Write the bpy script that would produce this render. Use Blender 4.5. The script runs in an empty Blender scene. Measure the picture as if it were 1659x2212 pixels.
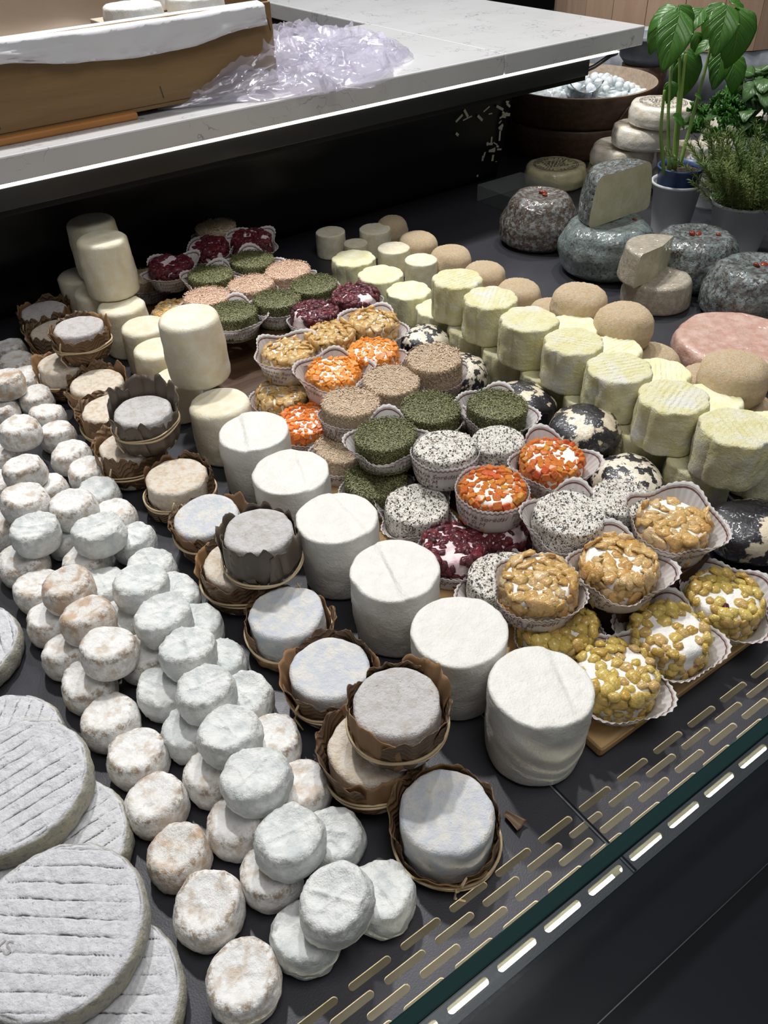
import bpy, bmesh, math, random
import numpy as np
from mathutils import Vector, Matrix, Euler, noise

# ------------------------------------------------------------------ scene, camera, light
scene = bpy.context.scene
col = scene.collection
PI = math.pi
F, CX, CY, CAM_H = 1740.0, 829.5, 1106.0, 0.50
RIGHT = Vector((0.81565442, -0.57743981, -0.0356528))
DOWN = Vector((-0.39443872, -0.50996051, -0.76443336))
FWD = Vector((0.42323274, 0.6375763, -0.64371617))
cam_d = bpy.data.cameras.new('camera')
cam = bpy.data.objects.new('camera', cam_d); col.objects.link(cam)
cam_d.sensor_fit = 'VERTICAL'; cam_d.sensor_height = 36.0; cam_d.lens = F / 2212 * 36.0
cam_d.clip_start = 0.01; cam_d.clip_end = 50
mw = Matrix.Identity(4)
for i in range(3):
    mw[i][0] = RIGHT[i]; mw[i][1] = -DOWN[i]; mw[i][2] = -FWD[i]
mw[2][3] = CAM_H
cam.matrix_world = mw
scene.camera = cam

def at(u, v, z):
    d = RIGHT * (u - CX) + DOWN * (v - CY) + FWD * F
    return Vector((0, 0, CAM_H)) + d * ((z - CAM_H) / d.z)

vs = scene.view_settings
vs.view_transform = 'Standard'; vs.look = 'None'; vs.gamma = 1; vs.use_curve_mapping = False
vs.exposure = 0.36
world = bpy.data.worlds.new('world'); scene.world = world; world.use_nodes = True
bg = world.node_tree.nodes['Background']
bg.inputs[0].default_value = (0.92, 0.95, 1.0, 1); bg.inputs[1].default_value = 0.11

def lamp(name, loc, target, size, power, color):
    l = bpy.data.lights.new(name, 'AREA'); l.shape = 'DISK'; l.size = size; l.energy = power; l.color = color
    o = bpy.data.objects.new(name, l); col.objects.link(o)
    o.location = loc
    o.rotation_euler = (Vector(target) - Vector(loc)).to_track_quat('-Z', 'Y').to_euler()
    return o
COOL = (1.0, 0.985, 0.96)
lamp('spot_lamp', (0.48, 1.32, 1.75), (0.20, 0.40, 0), 0.10, 15.5, COOL)
lamp('spot_lamp', (1.02, 1.32, 1.75), (0.70, 0.50, 0), 0.10, 10.0, COOL)
lamp('spot_lamp', (1.55, 1.20, 1.55), (1.15, 0.85, 0), 0.10, 6.5, COOL)
lamp('spot_lamp', (0.70, 1.75, 1.30), (0.7, 1.40, 0.25), 0.20, 3.5, (0.90, 0.94, 1.0))
lamp('fill_lamp', (0.35, -0.10, 1.90), (0.35, 0.45, 0), 0.9, 9.0, COOL)  # added soft fill for the room light, brightens the front faces

# ------------------------------------------------------------------ object helpers
def tag(o, label=None, cat=None, group=None, kind=None):
    if label: o['label'] = label
    if cat: o['category'] = cat
    if group: o['group'] = group
    if kind: o['kind'] = kind
    return o

def link(name, data, parent=None, loc=None, rot=None, scale=None):
    o = bpy.data.objects.new(name, data); col.objects.link(o)
    if parent is not None: o.parent = parent
    if loc is not None: o.location = loc
    if rot is not None: o.rotation_euler = rot
    if scale is not None: o.scale = scale if hasattr(scale, '__len__') else (scale,) * 3
    return o

def mk(name, verts, faces, mat=None, smooth=True, uvs=None):
    me = bpy.data.meshes.new(name)
    me.from_pydata([tuple(v) for v in verts], [], faces)
    if uvs is not None:
        lay = me.uv_layers.new(name='UVMap')
        idx = np.empty(len(me.loops), dtype=np.int32); me.loops.foreach_get('vertex_index', idx)
        lay.data.foreach_set('uv', np.asarray(uvs, dtype=np.float32)[idx].ravel())
    if mat is not None: me.materials.append(mat)
    if smooth: me.polygons.foreach_set('use_smooth', [True] * len(me.polygons))
    me.update()
    return me

class MB:
    """collects simple shapes into one mesh"""
    def __init__(self): self.v = []; self.f = []
    def add(self, verts, faces):
        k = len(self.v); self.v += [tuple(x) for x in verts]; self.f += [tuple(i + k for i in f) for f in faces]
        return self
    def box(self, a, b, bev=0.0):
        bm = bmesh.new(); bmesh.ops.create_cube(bm, size=1)
        for v in bm.verts:
            v.co = Vector(((a[0] + b[0]) / 2 + v.co.x * (b[0] - a[0]), (a[1] + b[1]) / 2 + v.co.y * (b[1] - a[1]), (a[2] + b[2]) / 2 + v.co.z * (b[2] - a[2])))
        if bev > 0: bmesh.ops.bevel(bm, geom=bm.edges[:], offset=bev, segments=2, affect='EDGES', profile=0.5)
        bm.verts.index_update()
        self.add([v.co.copy() for v in bm.verts], [[v.index for v in f.verts] for f in bm.faces]); bm.free()
        return self
    def tube(self, pts, rad, n=8, closed=False):
        pts = [Vector(p) for p in pts]; m = len(pts)
        rr = rad if hasattr(rad, '__len__') else [rad] * m
        vv = []; up = Vector((0.13, 0.21, 0.97)).normalized()
        for i, p in enumerate(pts):
            a = pts[(i - 1) % m] if (closed or i > 0) else p
            b = pts[(i + 1) % m] if (closed or i < m - 1) else p
            t = (b - a).normalized()
            s = t.cross(up)
            if s.length < 1e-3: s = t.cross(Vector((1, 0, 0)))
            s.normalize(); w = s.cross(t)
            for k in range(n):
                q = 2 * PI * k / n
                vv.append(p + (s * math.cos(q) + w * math.sin(q)) * rr[i])
        ff = []
        for i in range(m if closed else m - 1):
            j = (i + 1) % m
            for k in range(n):
                l = (k + 1) % n
                ff.append((i * n + k, i * n + l, j * n + l, j * n + k))
        if not closed:
            ff.append(tuple(range(n - 1, -1, -1))); ff.append(tuple((m - 1) * n + k for k in range(n)))
        return self.add(vv, ff)
    def mesh(self, name, mat, smooth=True): return mk(name, self.v, self.f, mat, smooth)
    def build(self, name, mat, parent=None, smooth=True, **kw): return link(name, self.mesh(name, mat, smooth), parent, **kw)

def rounded(h, rb=0.2, rt=0.2, bulge=0.02, taper=0.0, dish=0.02, n=5, side=7, tops=6):
    """profile (r, z) from the middle of the base to the middle of the top; unit radius"""
    P = [(0, 0), (0.45, 0)]
    for i in range(n + 1):
        q = -PI / 2 + PI / 2 * i / n
        P.append((1 - rb + rb * math.cos(q), rb + rb * math.sin(q)))
    for i in range(1, side):
        t = i / side
        P.append((1 + bulge * math.sin(PI * t), rb + (h - rb - rt) * t))
    for i in range(n + 1):
        q = PI / 2 * i / n
        P.append((1 - rt + rt * math.cos(q), h - rt + rt * math.sin(q)))
    r0 = 1 - rt
    for i in range(1, tops + 1):
        t = i / tops
        P.append((r0 * (1 - t), h - dish * math.sin(min(1, t * 1.6) * PI / 2)))
    return [(r * (1 - taper * z / h), z) for r, z in P]

def lathe(prof, seg=48, fn=None, arc=2 * PI, a0=0.0):
    V = []; Fc = []
    closed = abs(arc - 2 * PI) < 1e-6
    n = seg if closed else seg + 1
    first, last = prof[0], prof[-1]
    rings = [p for p in prof if p[0] > 1e-6]
    for r, z in rings:
        for k in range(n):
            q = a0 + arc * k / seg
            V.append(Vector((r * math.cos(q), r * math.sin(q), z)))
    m = len(rings)
    for i in range(m - 1):
        for k in range(seg):
            l = (k + 1) % n
            Fc.append((i * n + k, i * n + l, (i + 1) * n + l, (i + 1) * n + k))
    if first[0] < 1e-6:
        c = len(V); V.append(Vector((0, 0, first[1])))
        for k in range(seg): Fc.append((c, (k + 1) % n, k))
    if last[0] < 1e-6:
        c = len(V); V.append(Vector((0, 0, last[1])))
        for k in range(seg): Fc.append((c, (m - 1) * n + k, (m - 1) * n + (k + 1) % n))
    if fn: V = [Vector(fn(v)) for v in V]
    return V, Fc

def fb(p, octs=3, lac=2.1, gain=0.5):
    s = 0; a = 1.0
    for i in range(octs):
        s += a * noise.noise(p); p = p * lac + Vector((5.2, 1.3, 7.7)); a *= gain
    return s

def lump(amp, freq, seed, octs=3, zamp=1.0, extra=None):
    off = Vector((seed * 3.7, seed * 1.9, seed * 5.3))
    def f(v):
        if extra: v = Vector(extra(v))
        d = fb(v * freq + off, octs) * amp
        rr = math.hypot(v.x, v.y)
        c = Vector((v.x, v.y, 0)) / max(rr, 0.25)
        w = min(1, max(0, v.z * 6))
        return v + c * d * (0.5 + 0.5 * w) + Vector((0, 0, d * zamp * w * max(0, 1 - rr * 0.5)))
    return f

def grid(fn, nu, nv, thick=0.0, closed_u=False):
    """surface fn(u, v) with u, v in 0..1, thickened along its normals; returns verts, faces, uvs"""
    U = np.linspace(0, 1, nu + 1); Vv = np.linspace(0, 1, nv + 1)
    P = np.array([[fn(u, v) for u in U] for v in Vv], dtype=float)
    uv = [(u, v) for v in Vv for u in U]
    n = nu + 1; m = nv + 1
    faces = [(j * n + i, j * n + i + 1, (j + 1) * n + i + 1, (j + 1) * n + i) for j in range(nv) for i in range(nu)]
    verts = P.reshape(-1, 3)
    if thick:
        du = np.gradient(P, axis=1); dv = np.gradient(P, axis=0)
        if closed_u:
            w = (P[:, 1] - P[:, -2]) / 2; du[:, 0] = w; du[:, -1] = w
        nn = np.cross(du, dv); nn /= np.maximum(np.linalg.norm(nn, axis=2, keepdims=True), 1e-9)
        Q = (P - nn * thick).reshape(-1, 3)
        k = len(verts)
        faces += [tuple(x + k for x in reversed(f)) for f in faces]
        rim = []
        for i in range(nu): rim += [(i + 1, i, i + k, i + 1 + k), ((m - 1) * n + i, (m - 1) * n + i + 1, (m - 1) * n + i + 1 + k, (m - 1) * n + i + k)]
        if not closed_u:
            for j in range(nv): rim += [(j * n, (j + 1) * n, (j + 1) * n + k, j * n + k), ((j + 1) * n + nu, j * n + nu, j * n + nu + k, (j + 1) * n + nu + k)]
        faces += rim
        verts = np.concatenate([verts, Q]); uv = uv + uv
    return verts, faces, uv

# ------------------------------------------------------------------ material helpers
class Mat:
    def __init__(self, name, rough=0.6, base=(0.8, 0.8, 0.8), **kw):
        self.m = bpy.data.materials.new(name); self.m.use_nodes = True
        self.t = self.m.node_tree; self.b = self.t.nodes['Principled BSDF']
        self.set('Base Color', base); self.set('Roughness', rough)
        for k, v in kw.items(): self.set(k.replace('_', ' '), v)
        self._co = {}
    def set(self, k, v):
        s = self.b.inputs[k]
        if isinstance(v, bpy.types.NodeSocket): self.t.links.new(v, s)
        elif hasattr(v, '__len__'): s.default_value = tuple(v) + (1,) if len(v) == 3 and s.type == 'RGBA' else v
        else: s.default_value = v
    def n(self, typ, ins=None, **props):
        x = self.t.nodes.new(typ)
        for k, v in props.items(): setattr(x, k, v)
        for k, v in (ins or {}).items():
            s = x.inputs[k]
            if isinstance(v, bpy.types.NodeSocket): self.t.links.new(v, s)
            elif hasattr(v, '__len__') and len(v) == 3 and s.type == 'RGBA': s.default_value = tuple(v) + (1,)
            else: s.default_value = v
        return x
    def co(self, which='Object', rnd=True):
        key = (which, rnd)
        if key in self._co: return self._co[key]
        c = self.n('ShaderNodeTexCoord').outputs[which]
        if rnd:
            r = self.n('ShaderNodeObjectInfo').outputs['Random']
            k = self.n('ShaderNodeMath', {0: r, 1: 37.0}, operation='MULTIPLY').outputs[0]
            c = self.n('ShaderNodeVectorMath', {0: c, 1: k}, operation='ADD').outputs[0]
        self._co[key] = c
        return c
    def rand(self): return self.n('ShaderNodeObjectInfo').outputs['Random']
    def noise(self, scale, detail=4, rough=0.55, co=None, dist=0.0):
        return self.n('ShaderNodeTexNoise', {'Vector': co or self.co(), 'Scale': scale, 'Detail': detail, 'Roughness': rough, 'Distortion': dist}).outputs[0]
    def voro(self, scale, co=None, feature='F1', out='Distance'):
        return self.n('ShaderNodeTexVoronoi', {'Vector': co or self.co(), 'Scale': scale}, feature=feature).outputs[out]
    def step(self, f, a, b):
        return self.n('ShaderNodeMapRange', {'Value': f, 'From Min': a, 'From Max': b}).outputs[0]
    def mix(self, f, a, b):
        x = self.n('ShaderNodeMix', data_type='RGBA')
        for s, v in ((x.inputs[0], f), (x.inputs[6], a), (x.inputs[7], b)):
            if isinstance(v, bpy.types.NodeSocket): self.t.links.new(v, s)
            elif hasattr(v, '__len__'): s.default_value = tuple(v) + (1,)
            else: s.default_value = v
        return x.outputs[2]
    def math(self, op, a, b=0.0): return self.n('ShaderNodeMath', {0: a, 1: b}, operation=op).outputs[0]
    def bump(self, h, strength=0.3, dist=0.001, normal=None):
        ins = {'Height': h, 'Strength': strength, 'Distance': dist}
        if normal is not None: ins['Normal'] = normal
        o = self.n('ShaderNodeBump', ins).outputs[0]
        self.set('Normal', o); return o
    def color(self, c): self.set('Base Color', c); return self

def rind(name, c1, c2, scale, lo, hi, speck=None, sp=(0.62, 0.7), spscale=14, bump=0.35, bscale=9, rough=0.75, sss=0.0, dist=0.0028, coat=0.0, c3=None, rim=None):
    m = Mat(name, rough)
    c = m.mix(m.step(m.noise(scale, 5), lo, hi), c1, c2)
    if c3: c = m.mix(m.step(m.noise(scale * 0.45, 3), 0.52, 0.66), c, c3)
    if speck: c = m.mix(m.step(m.noise(spscale, 6, 0.7), *sp), c, speck)
    if rim:
        at_ = m.n('ShaderNodeAttribute', attribute_name='rim').outputs['Fac']
        c = m.mix(m.math('MULTIPLY', at_, m.step(m.noise(4.5, 5, 0.7), 0.46, 0.60)), c, rim)
    m.color(c)
    h = m.math('ADD', m.noise(bscale, 6, 0.6), m.math('MULTIPLY', m.noise(bscale * 4, 4), 0.18))
    m.bump(h, bump, dist)
    if sss:
        m.set('Subsurface Weight', sss); m.set('Subsurface Radius', (0.3, 0.25, 0.18)); m.set('Subsurface Scale', 0.006)
    if coat:
        m.set('Coat Weight', coat); m.set('Coat Roughness', 0.12)
        w = m.n('ShaderNodeTexNoise', {'Vector': m.co(), 'Scale': 2.6, 'Detail': 1.5, 'Roughness': 0.5, 'Distortion': 1.8}).outputs[0]
        x = m.n('ShaderNodeBump', {'Height': w, 'Strength': 0.7, 'Distance': 0.005}).outputs[0]
        m.set('Coat Normal', x)
    return m.m

# ------------------------------------------------------------------ materials
MT = {}
MT['bloom'] = rind('white_bloom_rind', (0.80, 0.78, 0.75), (0.88, 0.875, 0.865), 4, 0.35, 0.6, speck=(0.34, 0.27, 0.20), sp=(0.62, 0.75), spscale=7, bump=0.5, bscale=8, c3=(0.66, 0.57, 0.48), rim=(0.36, 0.27, 0.19))
MT['grey'] = rind('grey_bloom_rind', (0.58, 0.62, 0.62), (0.80, 0.81, 0.79), 2.0, 0.36, 0.60, speck=(0.40, 0.40, 0.37), sp=(0.66, 0.78), spscale=9, bump=0.6, bscale=5, c3=(0.78, 0.785, 0.765), rim=(0.50, 0.50, 0.46))
MT['tan'] = rind('tan_crust_rind', (0.83, 0.81, 0.77), (0.62, 0.46, 0.33), 1.7, 0.46, 0.62, speck=(0.42, 0.27, 0.17), sp=(0.62, 0.76), spscale=6, bump=0.7, bscale=7, rim=(0.44, 0.28, 0.17))
MT['fresh'] = rind('fresh_white_curd', (0.70, 0.69, 0.64), (0.745, 0.74, 0.70), 3, 0.4, 0.6, bump=0.45, bscale=5, rough=0.42, sss=0.12)
MT['cream'] = rind('cream_rind', (0.74, 0.66, 0.47), (0.80, 0.76, 0.63), 2.5, 0.35, 0.65, bump=0.35, bscale=6, rough=0.6, sss=0.1)
MT['leafcheese'] = rind('leaf_cheese_rind', (0.62, 0.60, 0.60), (0.50, 0.46, 0.42), 4, 0.45, 0.7, speck=(0.30, 0.22, 0.15), sp=(0.60, 0.72), spscale=9, bump=0.7, bscale=10)
MT['leafcheese_blue'] = rind('blue_leaf_cheese_rind', (0.58, 0.61, 0.66), (0.72, 0.70, 0.66), 3, 0.42, 0.62, speck=(0.56, 0.44, 0.26), sp=(0.60, 0.72), spscale=3.2, bump=0.6, bscale=8)
MT['leafcheese_tan'] = rind('tan_leaf_cheese_rind', (0.77, 0.70, 0.60), (0.64, 0.48, 0.33), 5, 0.45, 0.7, bump=0.7, bscale=10)
MT['core'] = rind('white_cheese_core', (0.86, 0.85, 0.82), (0.82, 0.80, 0.76), 3, 0.4, 0.6, bump=0.4, bscale=6, rough=0.55)
MT['core_pink'] = rind('pink_stained_core', (0.82, 0.72, 0.72), (0.66, 0.40, 0.46), 3, 0.45, 0.7, bump=0.4, bscale=6, rough=0.5)
MT['flower'] = rind('yellow_flower_rind', (0.74, 0.69, 0.36), (0.80, 0.77, 0.52), 2.5, 0.35, 0.6, bump=0.9, bscale=9, rough=0.7, c3=(0.78, 0.77, 0.68), sss=0.05)
MT['flower_fresh'] = rind('fresh_yellow_curd', (0.80, 0.76, 0.44), (0.83, 0.81, 0.58), 2.5, 0.35, 0.6, bump=0.5, bscale=10, rough=0.6)
MT['fuzz'] = rind('orange_downy_rind', (0.86, 0.62, 0.36), (0.88, 0.74, 0.54), 11, 0.40, 0.62, bump=1.0, bscale=26, rough=0.9)
MT['drum'] = rind('pale_drum_rind', (0.76, 0.68, 0.47), (0.84, 0.80, 0.66), 3, 0.35, 0.65, bump=0.4, bscale=12, rough=0.8)
MT['truf'] = rind('black_patched_rind', (0.016, 0.015, 0.022), (0.80, 0.70, 0.52), 1.7, 0.555, 0.585, bump=0.4, bscale=6, rough=0.4, coat=1.0)
MT['truf_pale'] = rind('pale_black_speckled_rind', (0.82, 0.74, 0.60), (0.018, 0.017, 0.024), 3.0, 0.50, 0.53, bump=0.4, bscale=6, rough=0.4, coat=1.0)
MT['greyblue'] = rind('grey_blue_mould_rind', (0.20, 0.245, 0.25), (0.085, 0.088, 0.08), 7, 0.40, 0.58, speck=(0.030, 0.022, 0.018), sp=(0.52, 0.58), spscale=13, bump=0.5, bscale=8, rough=0.5, coat=1.0, dist=0.006)
MT['brownblue'] = rind('brown_speckled_mould_rind', (0.19, 0.20, 0.20), (0.060, 0.036, 0.024), 9, 0.40, 0.54, speck=(0.30, 0.29, 0.26), sp=(0.56, 0.64), spscale=15, bump=0.5, bscale=8, rough=0.5, coat=1.0, dist=0.006)
MT['bluewrap'] = rind('blue_green_wrapped_rind', (0.19, 0.24, 0.24), (0.11, 0.135, 0.13), 5, 0.4, 0.62, speck=(0.05, 0.052, 0.045), sp=(0.53, 0.62), spscale=14, bump=0.5, bscale=6, rough=0.45, coat=1.0, dist=0.006)
MT['paste'] = rind('ivory_cut_paste', (0.48, 0.45, 0.29), (0.55, 0.52, 0.36), 3, 0.4, 0.6, speck=(0.10, 0.11, 0.09), sp=(0.70, 0.73), spscale=5, bump=0.2, bscale=8, rough=0.4, coat=0.6)
MT['greycrust'] = rind('grey_beige_crust', (0.34, 0.30, 0.23), (0.46, 0.40, 0.31), 7, 0.4, 0.65, speck=(0.26, 0.25, 0.21), sp=(0.55, 0.68), spscale=10, bump=0.5, bscale=9, rough=0.55, coat=0.7)
MT['pink'] = rind('pink_washed_rind', (0.52, 0.30, 0.235), (0.62, 0.43, 0.36), 6, 0.4, 0.65, bump=0.5, bscale=7, rough=0.45, coat=0.7)
MT['wraproll'] = rind('film_wrapped_cream_rind', (0.84, 0.79, 0.70), (0.70, 0.58, 0.40), 3, 0.5, 0.72, bump=0.4, bscale=5, rough=0.5, coat=1.0)
MT['wrapolive'] = rind('film_wrapped_olive_rind', (0.58, 0.53, 0.32), (0.50, 0.44, 0.26), 3, 0.45, 0.7, bump=0.3, bscale=5, rough=0.5, coat=1.0)

m = Mat('ash_grooved_rind', 0.8)
att = m.n('ShaderNodeAttribute', attribute_name='groove').outputs['Fac']
side = m.n('ShaderNodeAttribute', attribute_name='rim').outputs['Fac']
c = m.mix(m.step(m.noise(9, 6, 0.65), 0.42, 0.62), (0.76, 0.76, 0.79), (0.64, 0.64, 0.67))
c = m.mix(m.step(m.noise(16, 5, 0.7), 0.63, 0.70), c, (0.24, 0.24, 0.25))
c = m.mix(m.math('MULTIPLY', m.step(att, 0.25, 0.8), m.step(m.noise(9, 3), 0.25, 0.5)), c, (0.10, 0.095, 0.09))
sc = m.mix(m.step(m.noise(3.5, 5), 0.4, 0.65), (0.42, 0.41, 0.36), (0.50, 0.46, 0.33))
sc = m.mix(m.step(m.noise(14, 5, 0.7), 0.5, 0.7), sc, (0.22, 0.22, 0.21))
m.color(m.mix(side, c, sc))
m.bump(m.math('ADD', m.noise(22, 6, 0.65), m.noise(6, 3)), 0.7, 0.0025)
MT['ash'] = m.m

m = Mat('dry_chestnut_leaf', 0.55)
u = m.n('ShaderNodeSeparateXYZ', {0: m.n('ShaderNodeTexCoord').outputs['UV']})
au = m.math('ABSOLUTE', m.math('SUBTRACT', u.outputs[0], 0.5))
vein = m.n('ShaderNodeTexWave', {'Vector': m.n('ShaderNodeCombineXYZ', {0: m.math('SUBTRACT', m.math('MULTIPLY', u.outputs[1], 1.0), m.math('MULTIPLY', au, 0.9)), 1: 0.0, 2: 0.0}).outputs[0], 'Scale': 2.4, 'Distortion': 1.2, 'Detail': 2.0}).outputs['Fac']
c = m.mix(m.step(m.noise(3, 5), 0.35, 0.7), (0.115, 0.062, 0.028), (0.200, 0.115, 0.055))
c = m.mix(m.step(m.noise(1.2, 3), 0.45, 0.7), c, (0.075, 0.050, 0.032))
c = m.mix(m.math('MULTIPLY', m.step(vein, 0.90, 1.0), 0.5), c, (0.30, 0.19, 0.10))
m.color(c)
m.bump(m.math('ADD', vein, m.math('MULTIPLY', m.noise(7, 6, 0.6), 1.5)), 0.6, 0.0015)
MT['leaf'] = m.m
m = Mat('pale_dry_leaf', 0.6); c = m.mix(m.step(m.noise(3, 5), 0.35, 0.7), (0.30, 0.17, 0.075), (0.19, 0.10, 0.045)); m.color(c); m.bump(m.noise(8, 6), 0.6, 0.0012); MT['leaf_pale'] = m.m
m = Mat('dark_dry_leaf', 0.45); c = m.mix(m.step(m.noise(3, 5), 0.35, 0.7), (0.085, 0.066, 0.050), (0.14, 0.105, 0.075)); m.color(c); m.bump(m.noise(6, 6), 0.7, 0.0015); MT['leaf_dark'] = m.m
m = Mat('raffia', 0.6); m.color(m.mix(m.noise(30, 3), (0.52, 0.38, 0.22), (0.70, 0.56, 0.36))); m.bump(m.noise(40, 3), 0.4, 0.0005); MT['raffia'] = m.m

def fruit(name, cols, rough, coat, sss, bscale=2.5):
    m = Mat(name, rough)
    r = m.rand()
    rp = m.n('ShaderNodeValToRGB', {'Fac': r})
    e = rp.color_ramp.elements
    e[0].position = 0.0; e[0].color = (*cols[0], 1); e[1].position = 1.0; e[1].color = (*cols[-1], 1)
    for i, k in enumerate(cols[1:-1]):
        x = e.new((i + 1) / (len(cols) - 1)); x.color = (*k, 1)
    c = m.mix(m.math('MULTIPLY', m.step(m.noise(2.0, 4), 0.45, 0.75), 0.45), rp.outputs[0], tuple(x * 0.55 for x in cols[0]))
    m.color(c)
    m.bump(m.noise(bscale, 4, 0.6, dist=1.0), 0.8, 0.003)
    m.set('Coat Weight', coat); m.set('Coat Roughness', 0.2)
    m.set('Subsurface Weight', sss); m.set('Subsurface Radius', (1.0, 0.6, 0.2)); m.set('Subsurface Scale', 0.004)
    return m.m
MT['raisin_gold'] = fruit('golden_raisin', [(0.74, 0.52, 0.10), (0.84, 0.64, 0.18), (0.66, 0.42, 0.08), (0.80, 0.55, 0.24)], 0.24, 0.8, 0.45)
MT['raisin_tan'] = fruit('tan_raisin', [(0.70, 0.38, 0.10), (0.82, 0.54, 0.22), (0.74, 0.44, 0.13), (0.86, 0.63, 0.34)], 0.26, 0.7, 0.45)
MT['cranberry'] = fruit('dried_cranberry', [(0.14, 0.008, 0.018), (0.085, 0.006, 0.016), (0.20, 0.012, 0.022), (0.06, 0.005, 0.014)], 0.28, 0.4, 0.0)
MT['orange'] = fruit('candied_orange_cube', [(0.82, 0.19, 0.022), (0.88, 0.30, 0.035), (0.80, 0.12, 0.018), (0.88, 0.42, 0.05)], 0.33, 0.3, 0.4)
MT['berry'] = Mat('red_pepper_berry', 0.3, (0.22, 0.035, 0.014)).m

def crumbs(name, cols, scale, bump):
    m = Mat(name, 0.8)
    v = m.n('ShaderNodeTexVoronoi', {'Vector': m.n('ShaderNodeVectorMath', {0: m.co(), 1: m.n('ShaderNodeTexNoise', {'Vector': m.co(), 'Scale': 5.0}).outputs['Color']}, operation='ADD').outputs[0], 'Scale': scale})
    s = m.n('ShaderNodeSeparateColor', {0: v.outputs['Color']}).outputs[0]
    rp = m.n('ShaderNodeValToRGB', {'Fac': s}); rp.color_ramp.interpolation = 'CONSTANT'
    e = rp.color_ramp.elements; e[0].color = (*cols[0], 1); e[0].position = 0; e[1].position = 1 / len(cols); e[1].color = (*cols[1], 1)
    for i in range(2, len(cols)):
        x = e.new(i / len(cols)); x.color = (*cols[i], 1)
    m.color(rp.outputs[0]); m.bump(m.math('ADD', s, m.noise(scale * 1.3, 3)), bump, 0.003)
    return m.m
MT['herb'] = crumbs('dried_herb_coat', [(0.065, 0.075, 0.020), (0.12, 0.125, 0.04), (0.045, 0.055, 0.015), (0.19, 0.18, 0.08), (0.08, 0.09, 0.028)], 26, 0.9)
MT['bran'] = crumbs('beige_crumb_coat', [(0.60, 0.45, 0.29), (0.68, 0.54, 0.39), (0.50, 0.34, 0.20), (0.74, 0.63, 0.49)], 22, 0.8)
MT['salmon'] = crumbs('salmon_crumb_coat', [(0.70, 0.44, 0.29), (0.78, 0.58, 0.43), (0.64, 0.36, 0.22), (0.80, 0.64, 0.52)], 22, 0.8)
MT['pepper'] = crumbs('cracked_pepper_coat', [(0.80, 0.77, 0.70), (0.82, 0.80, 0.75), (0.80, 0.77, 0.70), (0.78, 0.74, 0.66), (0.30, 0.24, 0.18), (0.82, 0.80, 0.74), (0.10, 0.085, 0.075)], 15, 0.6)
m = Mat('dried_herb_flake', 0.6); m.color(m.mix(m.step(m.noise(22, 2), 0.42, 0.62), (0.055, 0.070, 0.016), (0.33, 0.31, 0.14))); MT['herb_flake'] = m.m
m = Mat('bran_flake', 0.8); m.color(m.mix(m.step(m.noise(20, 2), 0.42, 0.6), (0.50, 0.34, 0.20), (0.76, 0.63, 0.47))); MT['bran_flake'] = m.m
m = Mat('salmon_flake', 0.8); m.color(m.mix(m.step(m.noise(20, 2), 0.42, 0.6), (0.74, 0.45, 0.28), (0.88, 0.72, 0.59))); MT['salmon_flake'] = m.m
MT['pepper_flake'] = Mat('black_pepper_grain', 0.7, (0.04, 0.036, 0.034)).m

# printed baking paper: brown wavy line near the edge, slightly see-through
m = Mat('printed_baking_paper', 0.55)
u = m.n('ShaderNodeSeparateXYZ', {0: m.n('ShaderNodeTexCoord').outputs['UV']})
wv = m.math('MULTIPLY', m.math('SINE', m.math('MULTIPLY', u.outputs[0], 2 * PI * 46)), 0.008)
vv = m.math('ADD', u.outputs[1], wv)
ln = m.math('MULTIPLY', m.step(vv, 0.855, 0.860), m.step(vv, 0.90, 0.895))
l2 = m.math('MULTIPLY', m.step(vv, 0.915, 0.917), m.step(vv, 0.926, 0.924))
c = m.mix(m.math('MAXIMUM', ln, l2), (0.82, 0.79, 0.78), (0.27, 0.13, 0.12))
m.color(c)
tr = m.n('ShaderNodeBsdfTranslucent', {'Color': c}); mx = m.n('ShaderNodeMixShader', {0: 0.38, 1: m.b.outputs[0], 2: tr.outputs[0]})
tp = m.n('ShaderNodeBsdfTransparent'); m2 = m.n('ShaderNodeMixShader', {0: 0.10, 1: mx.outputs[0], 2: tp.outputs[0]})
m.t.links.new(m2.outputs[0], m.t.nodes['Material Output'].inputs[0])
MT['case'] = m.m
MT['ink'] = Mat('brown_print', 0.7, (0.20, 0.10, 0.10)).m

m = Mat('dark_display_metal', 0.42, (0.045, 0.046, 0.055)); m.set('Metallic', 0.35)
m.bump(m.noise(900, 2, co=m.co('Object', False)), 0.25, 0.0003)
m.set('Roughness', m.step(m.noise(14, 5, co=m.co('Object', False)), 0.2, 0.9)); m.b.inputs['Roughness'].default_value = 0.4
rr = m.n('ShaderNodeMapRange', {'Value': m.noise(14, 5, co=m.co('Object', False)), 'To Min': 0.30, 'To Max': 0.48}).outputs[0]; m.set('Roughness', rr)
MT['deck'] = m.m
MT['channel'] = Mat('cream_channel_paint', 0.6, (0.34, 0.32, 0.27)).m
MT['edge'] = Mat('cream_slot_edge', 0.5, (0.85, 0.78, 0.60)).m
MT['blackgloss'] = Mat('black_gloss_panel', 0.16, (0.006, 0.007, 0.009)).m
m = Mat('black_rippled_panel', 0.34, (0.010, 0.010, 0.011)); wv = m.n('ShaderNodeTexWave', {'Vector': m.co('Object', False), 'Scale': 6.0, 'Distortion': 5.0, 'Detail': 2.0}, bands_direction='Z').outputs['Fac']
m.bump(wv, 0.25, 0.004); MT['panel'] = m.m
MT['dark'] = Mat('dark_backdrop', 0.9, (0.008, 0.0075, 0.007)).m
MT['dullsteel'] = Mat('dull_steel', 0.35, (0.10, 0.10, 0.11), Metallic=1.0).m
MT['steel'] = Mat('polished_steel', 0.12, (0.62, 0.64, 0.68), Metallic=1.0).m
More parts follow.
